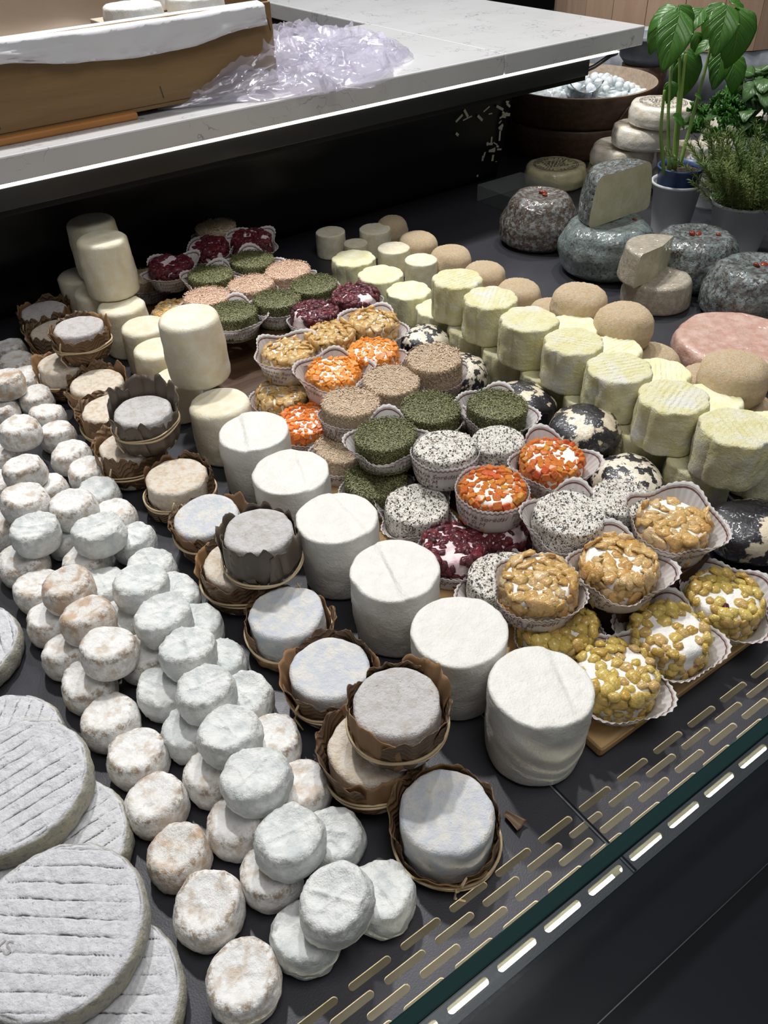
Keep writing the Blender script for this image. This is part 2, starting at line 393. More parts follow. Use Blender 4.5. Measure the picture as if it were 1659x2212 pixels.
m = Mat('white_veined_marble', 0.22); co = m.co('Object', False)
w = m.n('ShaderNodeVectorMath', {0: co, 1: m.n('ShaderNodeTexNoise', {'Vector': co, 'Scale': 7.0, 'Detail': 5.0}).outputs['Color']}, operation='ADD').outputs[0]
d = m.voro(9.0, w, 'DISTANCE_TO_EDGE')
vn = m.math('MULTIPLY', m.step(d, 0.030, 0.0), m.step(m.noise(16, 4, co=co), 0.50, 0.62))
c = m.mix(m.noise(9, 5, co=co), (0.50, 0.50, 0.50), (0.62, 0.62, 0.63)); m.color(m.mix(m.math('MULTIPLY', vn, 0.8), c, (0.20, 0.20, 0.21))); MT['marble'] = m.m

def emit(name, colr, s):
    m = Mat(name, 0.5, colr); m.set('Emission Color', colr); m.set('Emission Strength', s); return m.m
MT['led'] = emit('led_strip', (1.0, 0.96, 0.82), 4.0)
MT['warmled'] = emit('warm_led_strip', (1.0, 0.90, 0.68), 14.0)

def wood(name, a, b, scale, rough=0.6, axis=(1, 14, 14)):
    m = Mat(name, rough)
    co = m.n('ShaderNodeVectorMath', {0: m.co('Object', False), 1: axis}, operation='MULTIPLY').outputs[0]
    f = m.noise(scale, 6, 0.6, co=co, dist=0.4)
    m.color(m.mix(m.step(f, 0.3, 0.7), a, b)); m.bump(f, 0.35, 0.0008); return m.m
MT['board'] = wood('pale_wooden_board', (0.42, 0.24, 0.09), (0.58, 0.38, 0.18), 6)
MT['boxwood'] = wood('brown_box_wood', (0.19, 0.115, 0.045), (0.25, 0.155, 0.065), 5)
MT['batten'] = wood('orange_brown_batten', (0.42, 0.17, 0.04), (0.52, 0.23, 0.06), 6, 0.4)
MT['tubwood'] = wood('dark_brown_tub_wood', (0.045, 0.022, 0.012), (0.105, 0.055, 0.030), 9, 0.45)
MT['tubin'] = wood('whitewashed_tub_inside', (0.34, 0.27, 0.20), (0.22, 0.16, 0.11), 9, 0.7)
MT['barrel'] = wood('pinkish_barrel_wood', (0.40, 0.26, 0.17), (0.48, 0.33, 0.23), 5, 0.7, axis=(9, 9, 1))
MT['zinc'] = rind('mottled_zinc', (0.22, 0.24, 0.27), (0.34, 0.36, 0.39), 20, 0.4, 0.6, bump=0.1, rough=0.35)
m = Mat('white_wrapping_paper', 0.6); n1 = m.noise(16, 5, 0.6, co=m.co('Object', False)); m.color(m.mix(n1, (0.66, 0.67, 0.72), (0.78, 0.79, 0.83))); m.bump(n1, 0.4, 0.002); MT['paper'] = m.m
m = Mat('tan_liner_paper', 0.65); n1 = m.noise(12, 5, 0.6, co=m.co('Object', False)); m.color(m.mix(n1, (0.42, 0.32, 0.23), (0.56, 0.46, 0.37))); m.bump(n1, 0.4, 0.002); MT['tanpaper'] = m.m

m = Mat('lilac_cling_film', 0.1)
g = m.n('ShaderNodeBsdfGlossy', {'Color': (0.95, 0.95, 1.0, 1), 'Roughness': 0.12})
df = m.n('ShaderNodeBsdfTranslucent', {'Color': (0.95, 0.93, 1.0, 1)})
df2 = m.n('ShaderNodeBsdfDiffuse', {'Color': (0.90, 0.88, 1.0, 1)})
tp = m.n('ShaderNodeBsdfTransparent', {'Color': (0.985, 0.98, 0.995, 1)})
a = m.n('ShaderNodeMixShader', {0: 0.5, 1: df.outputs[0], 2: df2.outputs[0]})
a = m.n('ShaderNodeMixShader', {0: 0.20, 1: tp.outputs[0], 2: a.outputs[0]})
fc = m.n('ShaderNodeLayerWeight', {'Blend': 0.5}).outputs['Facing']; fr = m.math('ADD', m.math('MULTIPLY', m.math('POWER', fc, 3.0), 0.45), 0.06)
b = m.n('ShaderNodeMixShader', {0: fr, 1: a.outputs[0], 2: g.outputs[0]})
m.t.links.new(b.outputs[0], m.t.nodes['Material Output'].inputs[0]); MT['film'] = m.m

m = Mat('clear_front_glass', 0.02, (0.5, 0.6, 0.6)); tp = m.n('ShaderNodeBsdfTransparent', {'Color': (0.93, 0.97, 0.965, 1)}); g = m.n('ShaderNodeBsdfGlossy', {'Roughness': 0.02}); fc = m.n('ShaderNodeLayerWeight', {'Blend': 0.5}).outputs['Facing']; fr = m.math('ADD', m.math('MULTIPLY', m.math('POWER', fc, 4.0), 0.35), 0.02); mx = m.n('ShaderNodeMixShader', {0: fr, 1: tp.outputs[0], 2: g.outputs[0]}); m.t.links.new(mx.outputs[0], m.t.nodes['Material Output'].inputs[0]); MT['glass'] = m.m
m = Mat('dark_teal_polished_edge', 0.12, (0.004, 0.020, 0.020)); m.set('Coat Weight', 0.5); MT['glassedge'] = m.m
m = Mat('clear_acrylic', 0.15, (0.30, 0.32, 0.32)); tp = m.n('ShaderNodeBsdfTransparent'); mx = m.n('ShaderNodeMixShader', {0: 0.72, 1: m.b.outputs[0], 2: tp.outputs[0]}); m.t.links.new(mx.outputs[0], m.t.nodes['Material Output'].inputs[0]); MT['acrylic'] = m.m

def leafmat(name, a, b):
    m = Mat(name, 0.32); u = m.n('ShaderNodeSeparateXYZ', {0: m.n('ShaderNodeTexCoord').outputs['UV']})
    au = m.math('ABSOLUTE', m.math('SUBTRACT', u.outputs[0], 0.5))
    w = m.n('ShaderNodeTexWave', {'Vector': m.n('ShaderNodeCombineXYZ', {0: m.math('SUBTRACT', u.outputs[1], m.math('MULTIPLY', au, 0.8)), 1: 0.0, 2: 0.0}).outputs[0], 'Scale': 2.2, 'Distortion': 0.6}).outputs['Fac']
    v = m.math('MAXIMUM', m.step(w, 0.86, 1.0), m.step(au, 0.03, 0.0))
    c = m.mix(m.noise(3, 4), a, b); c = m.mix(m.math('MULTIPLY', v, 0.35), c, (0.18, 0.33, 0.07)); m.color(c)
    m.bump(m.math('SUBTRACT', m.noise(2.5, 4), v), 0.55, 0.002)
    tr = m.n('ShaderNodeBsdfTranslucent', {'Color': (0.16, 0.36, 0.02, 1)}); mx = m.n('ShaderNodeMixShader', {0: 0.25, 1: m.b.outputs[0], 2: tr.outputs[0]})
    m.t.links.new(mx.outputs[0], m.t.nodes['Material Output'].inputs[0]); return m.m
MT['basil'] = leafmat('basil_leaf_green', (0.045, 0.15, 0.018), (0.075, 0.22, 0.03))
MT['mint'] = leafmat('dull_green_leaf', (0.06, 0.14, 0.045), (0.10, 0.19, 0.07))
MT['parsley'] = leafmat('parsley_green', (0.04, 0.16, 0.015), (0.06, 0.21, 0.025))
m = Mat('rosemary_green', 0.5); m.color(m.mix(m.rand(), (0.085, 0.15, 0.035), (0.20, 0.26, 0.08))); MT['rosemary'] = m.m
MT['stem'] = Mat('pale_green_stem', 0.45, (0.20, 0.33, 0.07)).m
MT['pot'] = Mat('white_plastic_pot', 0.35, (0.55, 0.56, 0.57)).m
MT['potblue'] = Mat('navy_blue_pot', 0.35, (0.035, 0.07, 0.18)).m
m = Mat('potting_soil', 0.95); m.color(m.mix(m.noise(9, 6), (0.018, 0.011, 0.008), (0.075, 0.045, 0.03))); m.bump(m.noise(12, 6), 1.0, 0.004); MT['soil'] = m.m
MT['pearl'] = rind('small_white_curd', (0.62, 0.68, 0.70), (0.76, 0.79, 0.80), 3, 0.4, 0.6, bump=0.3, bscale=5)
MT['stamp'] = Mat('dark_stamp_ink', 0.7, (0.07, 0.065, 0.055)).m
MT['imprint'] = Mat('faint_imprint', 0.8, (0.34, 0.33, 0.33)).m
MT['chip'] = Mat('pale_flaked_paint', 0.8, (0.80, 0.76, 0.62)).m

# ------------------------------------------------------------------ the setting
def struct(name, me): o = link(name, me); o['kind'] = 'structure'; return o
SEAM = 0.2512
def slot_sheet():
    mb = MB(); edge = MB()
    pitch, L, W = 0.0367, 0.0288, 0.0047
    rows = [(0.1646, 0.2683), (0.1553, 0.2683 - pitch / 2), (0.1460, 0.2683), (0.1367, 0.2683 - pitch / 2), (0.1226, 0.2697)]
    bounds = [0.16925, 0.15995, 0.15065, 0.14135, 0.1300, 0.1150]
    N = 9; T = 0.0016
    for i, (yc, xc) in enumerate(rows):
        y1, y0 = bounds[i], bounds[i + 1]
        for k in range(-10, 11):
            cx = xc + k * pitch; x0, x1 = cx - pitch / 2, cx + pitch / 2
            st = []
            for j in range(N + 1):
                q = -PI / 2 + PI * j / N; st.append((cx + (L - W) / 2 + W / 2 * math.cos(q), yc + W / 2 * math.sin(q)))
            for j in range(N + 1):
                q = PI / 2 + PI * j / N; st.append((cx - (L - W) / 2 + W / 2 * math.cos(q), yc + W / 2 * math.sin(q)))
            out = [(x1 if s[0] > cx else x0, s[1]) for s in st]
            out[0] = (x1, y0); out[N] = (x1, y1); out[N + 1] = (x0, y1); out[-1] = (x0, y0)
            n = len(st)
            mb.add([(a, b, 0) for a, b in st] + [(a, b, 0) for a, b in out], [(j, n + j, n + (j + 1) % n, (j + 1) % n) for j in range(n)])
            edge.add([(a, b, 0) for a, b in st] + [(a, b, -T) for a, b in st], [(j, (j + 1) % n, n + (j + 1) % n, n + j) for j in range(n)])
    xa = min(v[0] for v in mb.v); xb = max(v[0] for v in mb.v)
    # rows are staggered by half a pitch: plain fill at both ends
    def quad(x0, x1, y0, y1, z=0.0): mb.add([(x0, y0, z), (x1, y0, z), (x1, y1, z), (x0, y1, z)], [(0, 1, 2, 3)])
    for i, (yc, xc) in enumerate(rows):
        a = xc - 10.5 * pitch; b = xc + 10.5 * pitch
        quad(-0.9, a, bounds[i + 1], bounds[i]); quad(b, 2.6, bounds[i + 1], bounds[i])
    quad(-0.9, SEAM, bounds[0], 1.164); quad(SEAM, 2.6, bounds[0], 1.164); quad(1.055, 2.6, 1.164, 2.4)
    return mb, edge
mb, ed = slot_sheet()
deck = struct('floor_display_deck', mb.mesh('display_deck', MT['deck'], False))
e = link('slot_edge', ed.mesh('slot_edge', MT['edge'], False), deck)
MB().box((SEAM - 0.0009, 0.1155, -0.001), (SEAM + 0.0003, 1.16, 0.0009)).build('seam_strip', MT['steel'], deck, False)
MB().box((SEAM + 0.0003, 0.1155, -0.001), (SEAM + 0.0022, 1.16, 0.0003)).build('seam_gap', MT['blackgloss'], deck, False)
ch = MB(); ch.add([(-0.6, 0.100, -0.034), (0.9, 0.100, -0.034), (0.9, 0.185, -0.034), (-0.6, 0.185, -0.034), (-0.6, 0.185, -0.002), (0.9, 0.185, -0.002), (-0.6, 0.100, -0.002), (0.9, 0.100, -0.002)], [(0, 1, 2, 3), (3, 2, 5, 4), (1, 0, 6, 7)])
struct('trim_air_channel', ch.mesh('air_channel', MT['channel'], False))
o = MB().box((-0.5, 0.1245, -0.021), (0.248, 0.1274, -0.019)).build('led_strip', MT['warmled'], smooth=False); tag(o, 'warm glowing light strip below the front air slots, left of the deck seam', 'light strip')
o = MB().box((0.255, 0.1252, -0.021), (0.8, 0.1268, -0.019)).build('led_strip', MT['warmled'], smooth=False); tag(o, 'thin warm light strip below the front air slots, right of the deck seam', 'light strip')
struct('trim_front_ledge', MB().box((-0.9, -0.20, -0.05), (2.4, 0.1165, -0.0005), 0.0002).mesh('front_ledge', MT['blackgloss'], False))
struct('trim_ledge_reflection', MB().box((-0.9, 0.070, -0.0005), (2.4, 0.0706, 0.0004)).mesh('ledge_reflection', MT['dullsteel'], False))  # thin pale bar imitating a reflection line on the gloss ledge
t = link('glass_pane', None, loc=(0, 0.1145, 0)); tag(t, 'low front glass pane with dark teal polished top edge', 'glass pane')
MB().box((-0.9, -0.0025, 0.0), (2.4, 0.0025, 0.0645)).build('pane', MT['glass'], t, False)
MB().box((-0.9, -0.0042, 0.0646), (2.4, 0.0042, 0.0690), 0.0010).build('top_edge', MT['glassedge'], t, False)
struct('wall_back', MB().box((-2.5, 3.2, -1.0), (5.0, 3.25, 2.6)).mesh('wall_back', MT['dark'], False))
struct('wall_right', MB().box((4.2, -1.0, -1.0), (4.25, 3.2, 2.6)).mesh('wall_right', MT['dark'], False))
struct('floor', MB().box((-2.5, -2.0, -1.0), (4.25, 3.25, -0.95)).mesh('room_floor', MT['dark'], False))
struct('trim_cabinet_base', MB().box((-0.9, 0.19, -0.95), (2.6, 2.4, -0.036)).mesh('cabinet_base', MT['dark'], False))

# service counter behind the deck
bs = link('service_counter', None, loc=(0.5, 1.2, 0)); tag(bs, 'black counter base with rippled panel and light strip under white marble', 'counter')
pn = MB()
def panelpt(x, t): return (x, 1.163 - 0.04 * t, 0.0 + 0.19 * t)
NX = 40
g = grid(lambda u, v: (-0.95 + (1.06 + 0.95) * u - 0.5, panelpt(0, v)[1] - 1.2, panelpt(0, v)[2]), 60, 12, 0.01)
link('front_panel', mk('front_panel', g[0], g[1], MT['panel']), bs)
MB().box((-1.45, -0.196, 0.188), (0.604, -0.186, 0.2125), 0.001).build('fascia', MT['panel'], bs, False)
MB().box((-1.45, -0.19, 0.18), (0.604, 0.15, 0.19)).build('soffit', MT['dark'], bs, False)
MB().box((-1.45, -0.0, 0.19), (0.70, 0.15, 0.2145)).build('body', MT['dark'], bs, False)
MB().box((-1.45, -0.199, 0.2130), (0.668, -0.187, 0.2144), 0.0005).build('light_strip', MT['led'], bs, False)
rng = random.Random(5); cb = MB()
for i in range(46):
    t = rng.random() ** 0.8; x = 1.056 - abs(rng.gauss(0, 0.045)) * (0.5 + t); y = 1.163 - 0.04 * t - 0.0008; z = 0.012 + 0.15 * t
    a = rng.random() * PI; L = rng.uniform(0.003, 0.010); w = rng.uniform(0.0010, 0.0026)
    dx, dz = math.cos(a), math.sin(a)
    cb.add([(x - dx * L - dz * w - .5, y - 1.2, z - dz * L + dx * w), (x - dx * L + dz * w - .5, y - 1.2, z - dz * L - dx * w), (x + dx * L + dz * w - .5, y - 1.2, z + dz * L - dx * w), (x + dx * L - dz * w - .5, y - 1.2, z + dz * L + dx * w)], [(0, 1, 2, 3)])
o = cb.build('paint_flakes', MT['chip'], bs, False); o['kind'] = 'stuff'
o = MB().box((-0.95, 1.0, 0.2165), (0.9165, 1.362, 0.245), 0.002).build('marble_worktop', MT['marble'], smooth=False); tag(o, 'white veined marble worktop slab carrying the wooden box', 'worktop')
o = MB().box((0.9175, 1.0, 0.2165), (1.222, 1.95, 0.245), 0.002).build('marble_worktop', MT['marble'], smooth=False); tag(o, 'white veined marble worktop slab at the right end of the counter', 'worktop')
MB().box((0.42, 0.15, -0.95), (0.70, 0.74, 0.2145)).build('base_cabinet', MT['dark'], bs, False)
o = MB().tube([(1.163, 1.003, 0.212), (1.170, 1.02, 0.206), (1.150, 1.035, 0.190), (1.118, 1.05, 0.178), (1.09, 1.06, 0.172)], 0.0035, 8).build('strip_cable', MT['dullsteel']); tag(o, 'loose cable hanging from the end of the counter light strip', 'cable')
o = MB().box((0.950, 0.995, 0.0), (1.052, 1.090, 0.028), 0.001).build('acrylic_riser', MT['acrylic'], smooth=False); tag(o, 'clear low acrylic block standing by the counter end', 'riser')

# ------------------------------------------------------------------ cheeses: shapes
ORD = ['first', 'second', 'third', 'fourth', 'fifth', 'sixth', 'seventh', 'eighth', 'ninth', 'tenth', 'eleventh', 'twelfth', 'thirteenth', 'fourteenth', 'fifteenth', 'sixteenth', 'seventeenth', 'eighteenth', 'nineteenth', 'twentieth']
R0 = random.Random(11)
def tilt(seed, a=0.05):
    r = random.Random(seed); return (r.uniform(-a, a), r.uniform(-a, a), r.uniform(0, 2 * PI))

# --- small crottins
def crot_shape(i, grey):
    rr = random.Random(100 + i + (50 if grey else 0)); off = Vector((i * 3.3, i * 1.7, 9.1 if grey else 2.2))
    rt = rr.uniform(0.15, 0.22) if grey else rr.uniform(0.20, 0.30)
    pr = rounded(1.22, 0.36, rt, rr.uniform(0.03, 0.07), rr.uniform(0.02, 0.12), rr.uniform(0.03, 0.08), 5, 8, 12)
    tx, ty, el = rr.uniform(-0.10, 0.10), rr.uniform(-0.10, 0.10), rr.uniform(-0.03, 0.03)
    ca = rr.uniform(0, PI); cr = (math.cos(ca), math.sin(ca)); rimv = []
    def fn(v):
        rad = math.hypot(v.x, v.y); top = 1 if v.z > 1.0 else 0
        rimv.append(math.exp(-((rad - 0.86) / 0.13) ** 2) * (1 if v.z > 0.95 else 0) + (0.35 if 0.15 < v.z <= 0.95 else 0))
        w = Vector((v.x * (1 + el), v.y * (1 - el), v.z * (1 + tx * v.x + ty * v.y)))
        d = 0.060 * fb(v * 1.1 + off, 2) + 0.020 * fb(v * 5 + off, 3)
        ridge = (1 - abs(noise.noise(v * 2.1 + off)) * 1.6); ridge = max(0, ridge) ** 3
        d += (0.045 if grey else 0.018) * (ridge - 0.4)
        dz = 0.0
        if top:
            s = v.x * cr[1] - v.y * cr[0]
            dz = d * 0.9 + ((0.035 * math.exp(-(s / 0.06) ** 2) + 0.02 * math.exp(-((s - 0.35) / 0.08) ** 2)) * (1 if grey else 0.3)) * min(1, max(0, (0.85 - rad) * 4))
        c = Vector((v.x, v.y, 0)) / max(rad, 0.25)
        return w + c * d * min(1, max(0.3, v.z * 4)) + Vector((0, 0, dz))
    V, Fc = lathe(pr, 72, fn)
    return V, Fc, rimv
CRM = {}; CRS = {}
def crot_mesh(i, mt):
    if (i, mt) not in CRM:
        g = mt == 'grey'
        if (i, g) not in CRS: CRS[(i, g)] = crot_shape(i, g)
        V, Fc, rv = CRS[(i, g)]
        me = mk('crottin', V, Fc, MT[mt]); a = me.attributes.new('rim', 'FLOAT', 'POINT'); a.data.foreach_set('value', rv)
        CRM[(i, mt)] = me
    return CRM[(i, mt)]
CA = [(0.023, 0.197), (0.025, 0.245), (0.024, 0.286), (0.027, 0.328), (0.030, 0.368), (0.026, 0.409), (0.024, 0.450), (0.022, 0.491), (0.022, 0.532), (0.025, 0.575), (0.024, 0.618), (0.015, 0.681), (0.034, 0.751), (0.055, 0.797), (0.076, 0.888)]
CB = [(0.045, 0.448), (0.045, 0.490), (0.043, 0.532), (0.043, 0.620), (0.047, 0.668), (0.062, 0.719), (0.077, 0.790), (0.094, 0.902)]
CC = [(0.063, 0.197), (0.065, 0.241), (0.064, 0.282), (0.067, 0.324), (0.070, 0.366), (0.069, 0.409), (0.068, 0.451), (0.070, 0.497), (0.070, 0.543), (0.069, 0.586), (0.068, 0.629), (0.074, 0.713)]
CD = [(0.084, 0.193), (0.080, 0.240), (0.084, 0.286), (0.086, 0.328), (0.087, 0.369), (0.092, 0.412), (0.092, 0.454), (0.091, 0.498), (0.089, 0.583), (0.082, 0.635)]
CE = [(0.111, 0.190), (0.107, 0.238), (0.109, 0.281), (0.112, 0.324), (0.114, 0.366), (0.115, 0.409), (0.116, 0.453), (0.116, 0.497), (0.112, 0.542), (0.114, 0.584), (0.114, 0.630), (0.113, 0.671), (0.117, 0.712), (0.112, 0.754), (0.114, 0.801), (0.115, 0.845), (0.118, 0.891), (0.124, 0.940), (0.123, 0.986), (0.127, 1.032)]
CH = 0.0258
def crottins(pts, z, mats, D, label, grp, seed):
    for k, (x, y) in enumerate(pts):
        r = random.Random(seed * 100 + k)
        mt = mats(k)
        v = (k * 4 + seed * 2) % 9
        o = link('crottin', crot_mesh(v, mt), None, (x, y, z), tilt(seed * 50 + k, 0.05 if z == 0 else 0.09), D / 2 * r.uniform(0.97, 1.02))
        o.scale.z = CH / 1.22
        tag(o, label(k, mt), 'cheese', grp)
LOOK = {'bloom': 'white bloomy', 'grey': 'grey-blue', 'tan': 'tan-patched'}
crottins(CA, 0, lambda k: 'tan' if k in (2,) else 'bloom', 0.0422, lambda k, m: f'{LOOK[m]} small crottin, {ORD[k]} from the front in the outer row beside the grooved wheels', 'small crottins in the bottom tier', 1)
crottins(CC, 0, lambda k: 'grey' if k in (0, 4, 5, 7, 8) else ('bloom' if k != 10 else 'grey'), 0.0415, lambda k, m: f'{LOOK[m]} small crottin, {ORD[k]} from the front in the middle bottom row', 'small crottins in the bottom tier', 2)
crottins(CE, 0, lambda k: 'grey' if k in (0, 1, 4, 5, 6, 7, 8, 9, 11) else 'bloom', 0.0410, lambda k, m: f'{LOOK[m]} small crottin, {ORD[k]} from the front in the bottom row beside the leaf-wrapped cheeses', 'small crottins in the bottom tier', 3)
crottins(CB, CH, lambda k: ('bloom', 'tan', 'tan', 'grey', 'bloom', 'bloom', 'bloom', 'tan')[k], 0.0425, lambda k, m: f'{LOOK[m]} small crottin perched on top of the outer rows, {ORD[k]} from the front', 'small crottins stacked on top', 4)
crottins(CD, CH, lambda k: 'bloom' if k == 9 else 'grey', 0.0435, lambda k, m: f'{LOOK[m]} small crottin perched on top of the inner rows, {ORD[k]} from the front', 'small crottins stacked on top', 5)

# --- large grooved wheels
def tomme_mesh(seed):
    rr = random.Random(seed); off = Vector((seed * 2.3, seed, 0))
    prof = [(0, 0), (0.6, 0), (0.9, 0.0), (0.97, 0.05), (1.0, 0.13), (1.01, 0.24), (1.0, 0.34), (0.98, 0.405), (0.955, 0.43)]
    nr = 92
    for i in range(1, nr + 1): prof.append((0.955 * (1 - i / nr), 0.44))
    V, Fc = lathe(prof, 210)
    gr = []; rim = []; out = []
    for v in V:
        rad = math.hypot(v.x, v.y)
        g = 0.0
        if v.z > 0.42:
            s = v.y + 0.022 * fb(Vector((v.x * 2.0, v.y * 2.0, 0)) + off, 2) + 0.010 * noise.noise(Vector((v.x * 13, v.y * 3, 0)) + off)
            ph = (s / 0.195) % 1.0 - 0.5
            g = math.exp(-(ph / 0.052) ** 2) * (0.80 + 0.7 * noise.noise(Vector((v.x * 3, v.y * 1.5, 4)) + off) + 0.3 * noise.noise(Vector((v.x * 14, v.y * 14, 4)) + off))
            g = max(0, min(1, g)) * min(1, max(0, (0.97 - rad) * 12))
            g = max(g, 0.8 * math.exp(-((rad - 0.945) / 0.014) ** 2) * (0.6 + 0.8 * noise.noise(v * 6 + off)))
        d = 0.018 * fb(v * 5 + off, 4)
        c = Vector((v.x, v.y, 0)) / max(rad, 0.2)
        w = 1 if v.z > 0.02 else 0
        out.append(v + c * d * w * 1.3 * (1 if rad > 0.9 else 0.2) + Vector((0, 0, (d * 0.7 - g * 0.022) * (1 if v.z > 0.3 else 0))))
        gr.append(g); rim.append(0.0 if (v.z > 0.425 and rad < 0.957) else 1.0)
    me = mk('tomme', out, Fc, MT['ash'])
    for nm, arr in (('groove', gr), ('rim', rim)):
        a = me.attributes.new(nm, 'FLOAT', 'POINT'); a.data.foreach_set('value', arr)
    return me
TM = [tomme_mesh(s) for s in (1, 2, 3)]
TD = 0.0490; TH = 0.44 * TD
def text_mesh(txt, size, mat, shear=0.0, name='lettering'):
    c = bpy.data.curves.new('t', 'FONT'); c.body = txt; c.size = size; c.shear = shear; c.align_x = 'LEFT'; c.resolution_u = 3
    o = bpy.data.objects.new('t', c); col.objects.link(o)
    dg = bpy.context.evaluated_depsgraph_get(); dg.update()
    me = bpy.data.meshes.new_from_object(o.evaluated_get(dg))
    bpy.data.objects.remove(o)
    V = [v.co.copy() for v in me.vertices]; Fc = [tuple(p.vertices) for p in me.polygons]
    bpy.data.meshes.remove(me); bpy.data.curves.remove(c)
    return V, Fc
for i, (x, y, z, a, tl, lab) in enumerate([
        (-0.051, 0.432, 0, 0.95, (0, 0), 'grey grooved wheel lying flat, mostly under the upper wheel at the left edge'),
        (-0.040, 0.338, 0, 0.10, (0, 0), 'grey grooved wheel squeezed flat beneath the two upper wheels'),
        (-0.050, 0.234, 0, -0.62, (0, 0), 'grey grooved wheel lying flat at the bottom edge under the nearest wheel'),
        (-0.050, 0.547, 0, 1.5, (0, 0), 'grey grooved wheel farthest back, cut off by the left edge'),
        (-0.045, 0.380, TH, 0.06, (0.02, -0.02), 'upper grey grooved wheel with torn rim, behind the nearest wheel'),
        (-0.050, 0.274, TH, -0.66, (0.03, 0.02), 'nearest upper grey grooved wheel with straight ridges across its face')]):
    t = link('grooved_wheel', None, loc=(x, y, z), rot=(tl[0], tl[1], a)); tag(t, lab, 'cheese', 'grooved ash wheels')
    link('wheel', TM[i % 3], t, scale=TD)
    if i in (4, 5):
        V, Fc = text_mesh(('NLT', 'LYS')[i - 4], 0.22, None)
        me = mk('stamp', [(v.x * TD - (0.036 if i == 5 else 0.016), v.y * TD - (0.016 if i == 5 else -0.014), TH + 0.0004) for v in V], Fc, MT['imprint'], False)
        link('imprint', me, t)

# --- leaf-wrapped cheeses
def leaf_part(root, r, h, a0, aw, top, seed, layer, mt, flare=0.0):
    rr = random.Random(seed); off = seed * 0.77
    def f(u, v):
        q = a0 + (u - 0.5) * aw * (1 - 0.15 * v)
        edge = top * (1 + 0.20 * noise.noise(Vector((u * 5 + off, 2.1, off))) + 0.045 * noise.noise(Vector((u * 17 + off, 7, off)))) * (1 - 0.16 * abs(2 * u - 1) ** 2.2)
        z = h * edge * v
        rad = r * (0.88 + 0.22 * min(1, v * 3) ** 0.7 - 0.06 * max(0, v - 0.72) / 0.28 * (0 if flare > 0.15 else 1) + layer + flare * max(0, v - 0.6) ** 1.5 * 2.2 + 0.045 * noise.noise(Vector((q * 3 + off, v * 2.5, off))) + 0.02 * math.sin(q * 16 + off))
        return (rad * math.cos(q), rad * math.sin(q), z + 0.0006)
    V, Fc, uv = grid(f, 34, 12, 0.0005)
    return link('leaf', mk('leaf', V, Fc, MT[mt], uvs=uv), root)
def leaf_cheese(x, y, z, D, h, topmat, seed, label, band=0.5, ctilt=0.0, tall=1.0, dark=False, open_front=False, knot_a=None, hood=0.0):
    t = link('leaf_wrapped_cheese', None, loc=(x, y, z)); tag(t, label, 'cheese', 'leaf-wrapped cheeses')
    r = D / 2; rr = random.Random(seed)
    V, Fc = lathe(rounded(2 * h / D, 0.15, 0.13, 0.01, 0.0, 0.03), 48, lump(0.04, 2.2, seed, 4, 0.5))
    link('cheese', mk('cheese', V, Fc, MT[topmat]), t, (0, 0, 0.001), (ctilt * 0.5, ctilt * 0.3, seed), (r * 0.99, r * 0.99, r))
    n = 6; base = rr.uniform(0, 6)
    for k in range(n):
        a = base + 2 * PI * k / n + rr.uniform(-0.2, 0.2)
        front = math.cos(a - (-2.2))     # +1 faces the camera
        tp = tall * rr.uniform(0.98, 1.14) - (0.50 if open_front and front > 0.3 else 0) + ((0.06 + hood) if front < -0.3 else 0)
        leaf_part(t, r, h, a, rr.uniform(1.35, 1.8), tp, seed * 10 + k, 0.012 * (k % 3), ('leaf_dark' if dark else ('leaf', 'leaf', 'leaf_pale')[(seed + k) % 3]), rr.uniform(0.0, 0.30))
    zb = h * band
    def ring(dr, ph, wob):
        return [(r * (1.145 + dr + 0.015 * math.sin(3 * q + ph)) * math.cos(q), r * (1.145 + dr + 0.015 * math.sin(3 * q + ph)) * math.sin(q), zb + wob * math.sin(q + ph) + 0.0006 * math.sin(5 * q)) for q in [2 * PI * i / 56 for i in range(56)]]
    MB().tube(ring(0.02, seed, 0.002), 0.0010, 6, True).tube(ring(0.015, seed + 1.3, 0.003), 0.0008, 6, True).build('raffia_band', MT['raffia'], t)
    ka = knot_a if knot_a is not None else rr.uniform(0, 6)
    c = Vector((r * 1.12 * math.cos(ka), r * 1.12 * math.sin(ka), zb)); tn = Vector((-math.sin(ka), math.cos(ka), 0)); ou = Vector((math.cos(ka), math.sin(ka), 0))
    kb = MB().tube([c + Vector((0, 0, 0.002)) - tn * 0.001, c + ou * 0.0015, c - Vector((0, 0, 0.002)) + tn * 0.001], [0.0014, 0.002, 0.0014], 6)
    for s in (-1, 1): kb.tube([c, c + ou * 0.003 + Vector((0, 0, 0.007 * s)) + tn * 0.002 * s, c + ou * 0.002 + Vector((0, 0, 0.015 * s)) + tn * 0.005], [0.0009, 0.0011, 0.0007], 5)
    kb.build('raffia_knot', MT['raffia'], t)
    return t
LH = 0.0385
